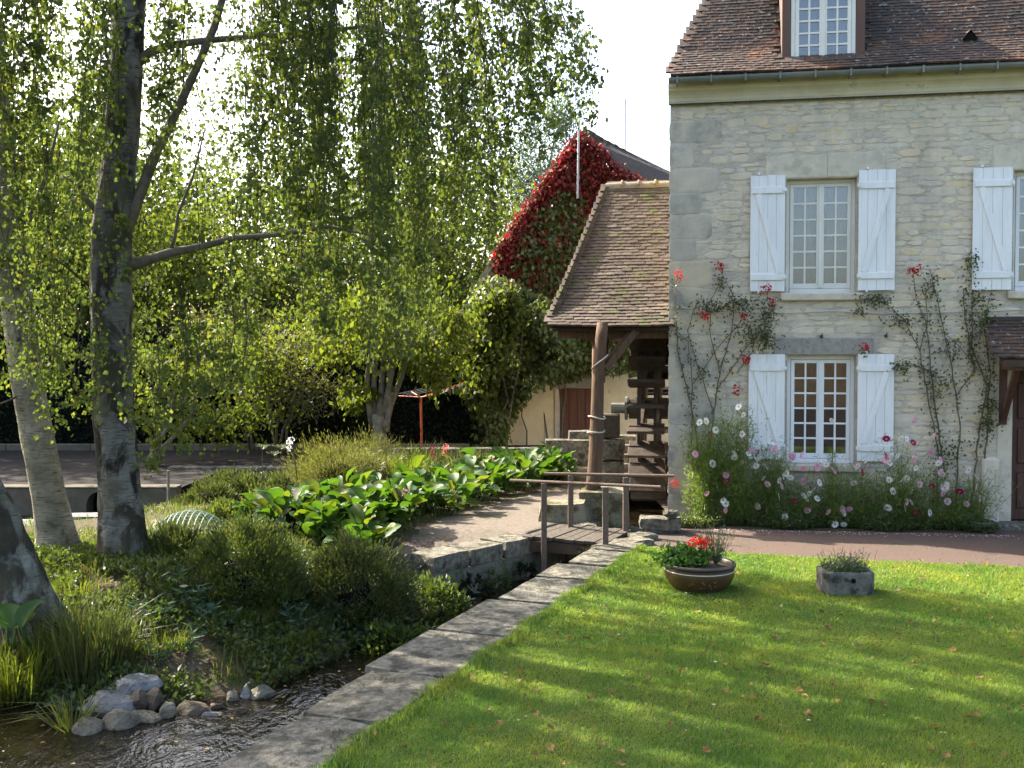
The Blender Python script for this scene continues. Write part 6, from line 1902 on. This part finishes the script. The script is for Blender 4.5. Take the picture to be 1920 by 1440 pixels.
for i in range(26):
    a_ = random.uniform(0, 6.28); l_ = random.uniform(.05, .22); mb.tube([(0, 0, 0), (math.cos(a_) * l_ * .5, math.sin(a_) * l_ * .5, .16), (math.cos(a_) * l_, math.sin(a_) * l_, random.uniform(.24, .42))], .0022, 3, cap=False)
mb.build('stem', M['grey_leaf'], lv)

tp = Vector((3.20, 9.93, 0))
tro = thing('stone_trough', 'short lichened stone trough with cut corners on the lawn', 'trough', tp, -.08)
oct_ = [(-.24, -.12), (-.19, -.175), (.19, -.175), (.24, -.12), (.24, .14), (.19, .18), (-.19, .18), (-.24, .14)]
mb = MB()
inn = [(x * .78, y * .74) for x, y in oct_]
n = 8
rings = [[(x * 1.0, y * 1.0, 0.0) for x, y in oct_], [(x * 1.01, y * 1.01, .205) for x, y in oct_], [(x * .985, y * .98, .22) for x, y in oct_], [(x, y, .22) for x, y in inn], [(x, y, .15) for x, y in inn]]
for r_ in rings: mb.v.extend(r_)
for k in range(4):
    for i in range(n):
        j = (i + 1) % n
        mb.f.append((k * n + i, k * n + j, (k + 1) * n + j, (k + 1) * n + i)); mb.m.append(0)
mb.build('basin', M['trough'], tro)
mb = MB(); mb.lathe([(.0, -.002), (.020, -.002), (.024, .0)], 12); o = mb.build('drain_hole', M['dark'], tro); o.location = (.035, -.1785, .145); o.rotation_euler = (math.pi / 2, 0, 0)  # near-black disc painted for the shade inside the hole
mb = MB(); mb.add([(x, y, .16) for x, y in inn], [tuple(range(8))]); mb.build('soil', M['soil'], tro)
sd = thing('sedum', 'grey green sedum with dry dark stalks growing in the stone trough', 'potted plant', tp + Vector((0, 0, .16)))
n = 1600
P = np.stack([rng.uniform(-.2, .2, n), rng.uniform(-.14, .14, n), np.abs(rng.normal(.07, .04, n))], 1)
P[:, 2] *= 1.25 - (P[:, 0] / .25) ** 2
leaf_obj('foliage', P, rng.uniform(.018, .036, n), .017, rand_unit(n) + np.array([0, -.2, .6]), M['grey_leaf'], sd)
n = 500
P = np.stack([rng.uniform(-.2, .2, n), rng.uniform(-.15, .12, n), np.abs(rng.normal(.05, .03, n))], 1)
leaf_obj('leaves', P, rng.uniform(.02, .035, n), .018, rand_unit(n) + np.array([0, 0, .5]), M['pot_leaf'], sd)
mb = MB()
for i in range(34):
    x, y = random.uniform(-.2, .2), random.uniform(-.12, .12)
    e = Vector((x * 1.35 + random.gauss(0, .03), y * 1.2, random.uniform(.14, .27)))
    mb.tube([(x, y, .02), e], .0022, 3); petals_blob(mb, e, .012, 6, 400 + i)
mb.build('dry_stalks', pmat('dry stalk', (.09, .055, .045), (.14, .08, .06), 30, .9, .1, 0), sd)

# ================================================================== lawn blades, fallen leaves, daisies
def lawn_points(n, y0, y1):
    y = y0 + (y1 - y0) * rng.uniform(0, 1, n)
    xl = np.array([rline(v) for v in y]) + .0
    xr = y * .58 + .6
    x = xl + (xr - xl) * rng.uniform(0, 1, n)
    back = np.interp(x, [b_[0] for b_ in BACK], [b_[1] for b_ in BACK])
    ragged = .03 * np.sin(x * 9) + .02 * np.sin(x * 23)
    k = (y < back + ragged)
    return np.stack([x[k], y[k], np.zeros(k.sum())], 1)
P = np.concatenate([lawn_points(172000, 4.6, 8.0), lawn_points(150000, 7.9, 12.3)])
n = len(P)
wv = .5 + .5 * np.sin(P[:, 0] * 1.9 + 1.3 * np.sin(P[:, 1] * 1.4)) * np.sin(P[:, 1] * 1.7 + 1.1 * np.sin(P[:, 0] * 1.2))
a = rng.uniform(0, 2 * np.pi, n); L = rng.uniform(.014, .036, n) * (.75 + .5 * wv)
S = np.stack([np.cos(a), np.sin(a), np.zeros(n)], 1) * (.0030 + .0022 * (P[:, 1:2] > 8))
tip = P + np.stack([rng.normal(0, .016, n), rng.normal(0, .016, n), L], 1)
V = np.stack([P - S, P + S, tip], 1).reshape(-1, 3)
tag(inst('lawn_grass', tri_mesh('lawn_grass', V, np.arange(n * 3).reshape(-1, 3), M['grass'])), 'short mown lawn grass', 'grass', kind='stuff')
P = lawn_points(1500, 4.8, 12.2); n = len(P); P[:, 2] = .03
tag(leaf_obj('leaf_scraps', P, rng.uniform(.015, .03, n), .016, rand_unit(n) * np.array([1, 1, .3]), M['litter'], spin=np.array([0, 0, 1.0]) + rng.normal(0, .35, (n, 3))), 'small scraps of dead leaves in the grass', 'leaf litter', kind='stuff')
lm = []
for i in range(5):
    mb = MB(); w, L_ = .018 + .002 * i, .045 + .004 * (i % 3)
    mb.add([(0, 0, 0), (w, L_ * .4, .010), (w * .5, L_ * .8, .006), (0, L_, .012), (-w * .6, L_ * .75, .002), (-w, L_ * .4, .012), (0, L_ * .45, -.002)], [(0, 1, 6), (1, 2, 6), (2, 3, 6), (3, 4, 6), (4, 5, 6), (5, 0, 6)])
    lm.append(mb.mesh('fallen_leaf', M['litter']))
P = lawn_points(260, 5.3, 11.5)
for p in P:
    o = inst('fallen_leaf', random.choice(lm), None, (p[0], p[1], random.uniform(.028, .042)), (random.uniform(-.5, .5), random.uniform(-.5, .5), random.uniform(0, 6.28)), random.uniform(.75, 1.35))
    tag(o, 'dry brown curled leaf fallen on the green lawn', 'fallen leaf', 'fallen leaves on the lawn')
# rough grass overhanging the coping
y = rng.uniform(5, 12.2, 9000); x = np.array([rline(v) for v in y]) + rng.normal(.02, .035, 9000) + .03 * np.sin(y * 7)
P = np.stack([x, y, np.full(9000, .0)], 1)
V, F = blade_arrays(P, rng.uniform(.03, .08, 9000), .006, rng.normal(0, .025, (9000, 2)) + np.array([-.015, 0]))
tag(inst('edge_grass', tri_mesh('edge_grass', V, F, M['grass'])), 'longer grass along the edge of the coping', 'grass', kind='stuff')

dz = MB()
for i in range(7):
    a = i * 2 * math.pi / 7
    d, q = Vector((math.cos(a), math.sin(a), .1)), Vector((-math.sin(a), math.cos(a), 0))
    dz.add([d * .003, d * .011 + q * .004, d * .013, d * .011 - q * .004], [(0, 1, 2, 3)])
dz.add([(math.cos(a) * .004, math.sin(a) * .004, .003) for a in np.linspace(0, 2 * math.pi, 7)[:-1]], [(0, 1, 2, 3, 4, 5)], 1)
V0 = np.array(dz.v); allv = MB()
for p in lawn_points(30, 5.2, 12.0):
    if noise.noise(Vector((p[0] * .9, p[1] * .9, 3))) < -.05: continue
    allv.add([(v[0] + p[0], v[1] + p[1], v[2] + .036) for v in dz.v], dz.f)
tag(allv.build('daisies', M['p_white']), 'tiny white daisies scattered in the lawn', 'daisies', kind='stuff')

# crumbs on the path, moss in the coping joints, leaves on the water
n = 900
uu = rng.uniform(0, 5.2, n); dd = rng.uniform(.5, 2.6, n)
PW = np.array([list(HL(a, -b_, -.004)) for a, b_ in zip(uu, dd)])
k = np.interp(PW[:, 0], [b_[0] for b_ in BACK], [b_[1] for b_ in BACK]) < PW[:, 1]
PW = PW[k]; n = len(PW)
tag(leaf_obj('path_litter', PW, rng.uniform(.008, .03, n), rng.uniform(.008, .02, n), rand_unit(n) * np.array([1, 1, .25]), M['litter'], spin=np.array([0, 0, 1.0]) + rng.normal(0, .3, (n, 3))), 'bits of dry leaf and grit lying on the pink path', 'leaf litter', kind='stuff')
n = 2600
s_ = rng.uniform(-1, Ltot, n); w_ = rng.uniform(.0, .62, n)
k = (np.sin(s_ * 6.1) + np.sin(w_ * 11 + s_ * 2.3) + rng.normal(0, .5, n)) > 1.25
s_, w_ = s_[k], w_[k]
PW = np.array([list(RA + RD * a + RS * b_ + Vector((0, 0, .03))) for a, b_ in zip(s_, w_)]); n = len(PW)
V, F = blade_arrays(PW, rng.uniform(.008, .03, n), .008, rng.normal(0, .012, (n, 2)))
tag(inst('coping_moss', tri_mesh('coping_moss', V, F, M['heath_dark'])), 'moss tufts growing on the stone coping', 'moss', kind='stuff')
P = []
while len(P) < 60:
    x, y = rng.uniform(-5, .6), rng.uniform(6.3, 11.5)
    if inside(np.array([x]), np.array([y]), ISLAND)[0] or x > rline(y) - .75: continue
    P.append((x, y, WATER_Z + .012))
P = np.array(P); n = len(P)
tag(leaf_obj('floating_leaves', P, rng.uniform(.03, .05, n), .03, rand_unit(n) * np.array([1, 1, .05]), M['litter'], spin=np.array([0, 0, 1.0]) + rng.normal(0, .06, (n, 3))), 'dead leaves floating on the stream', 'leaf litter', kind='stuff')
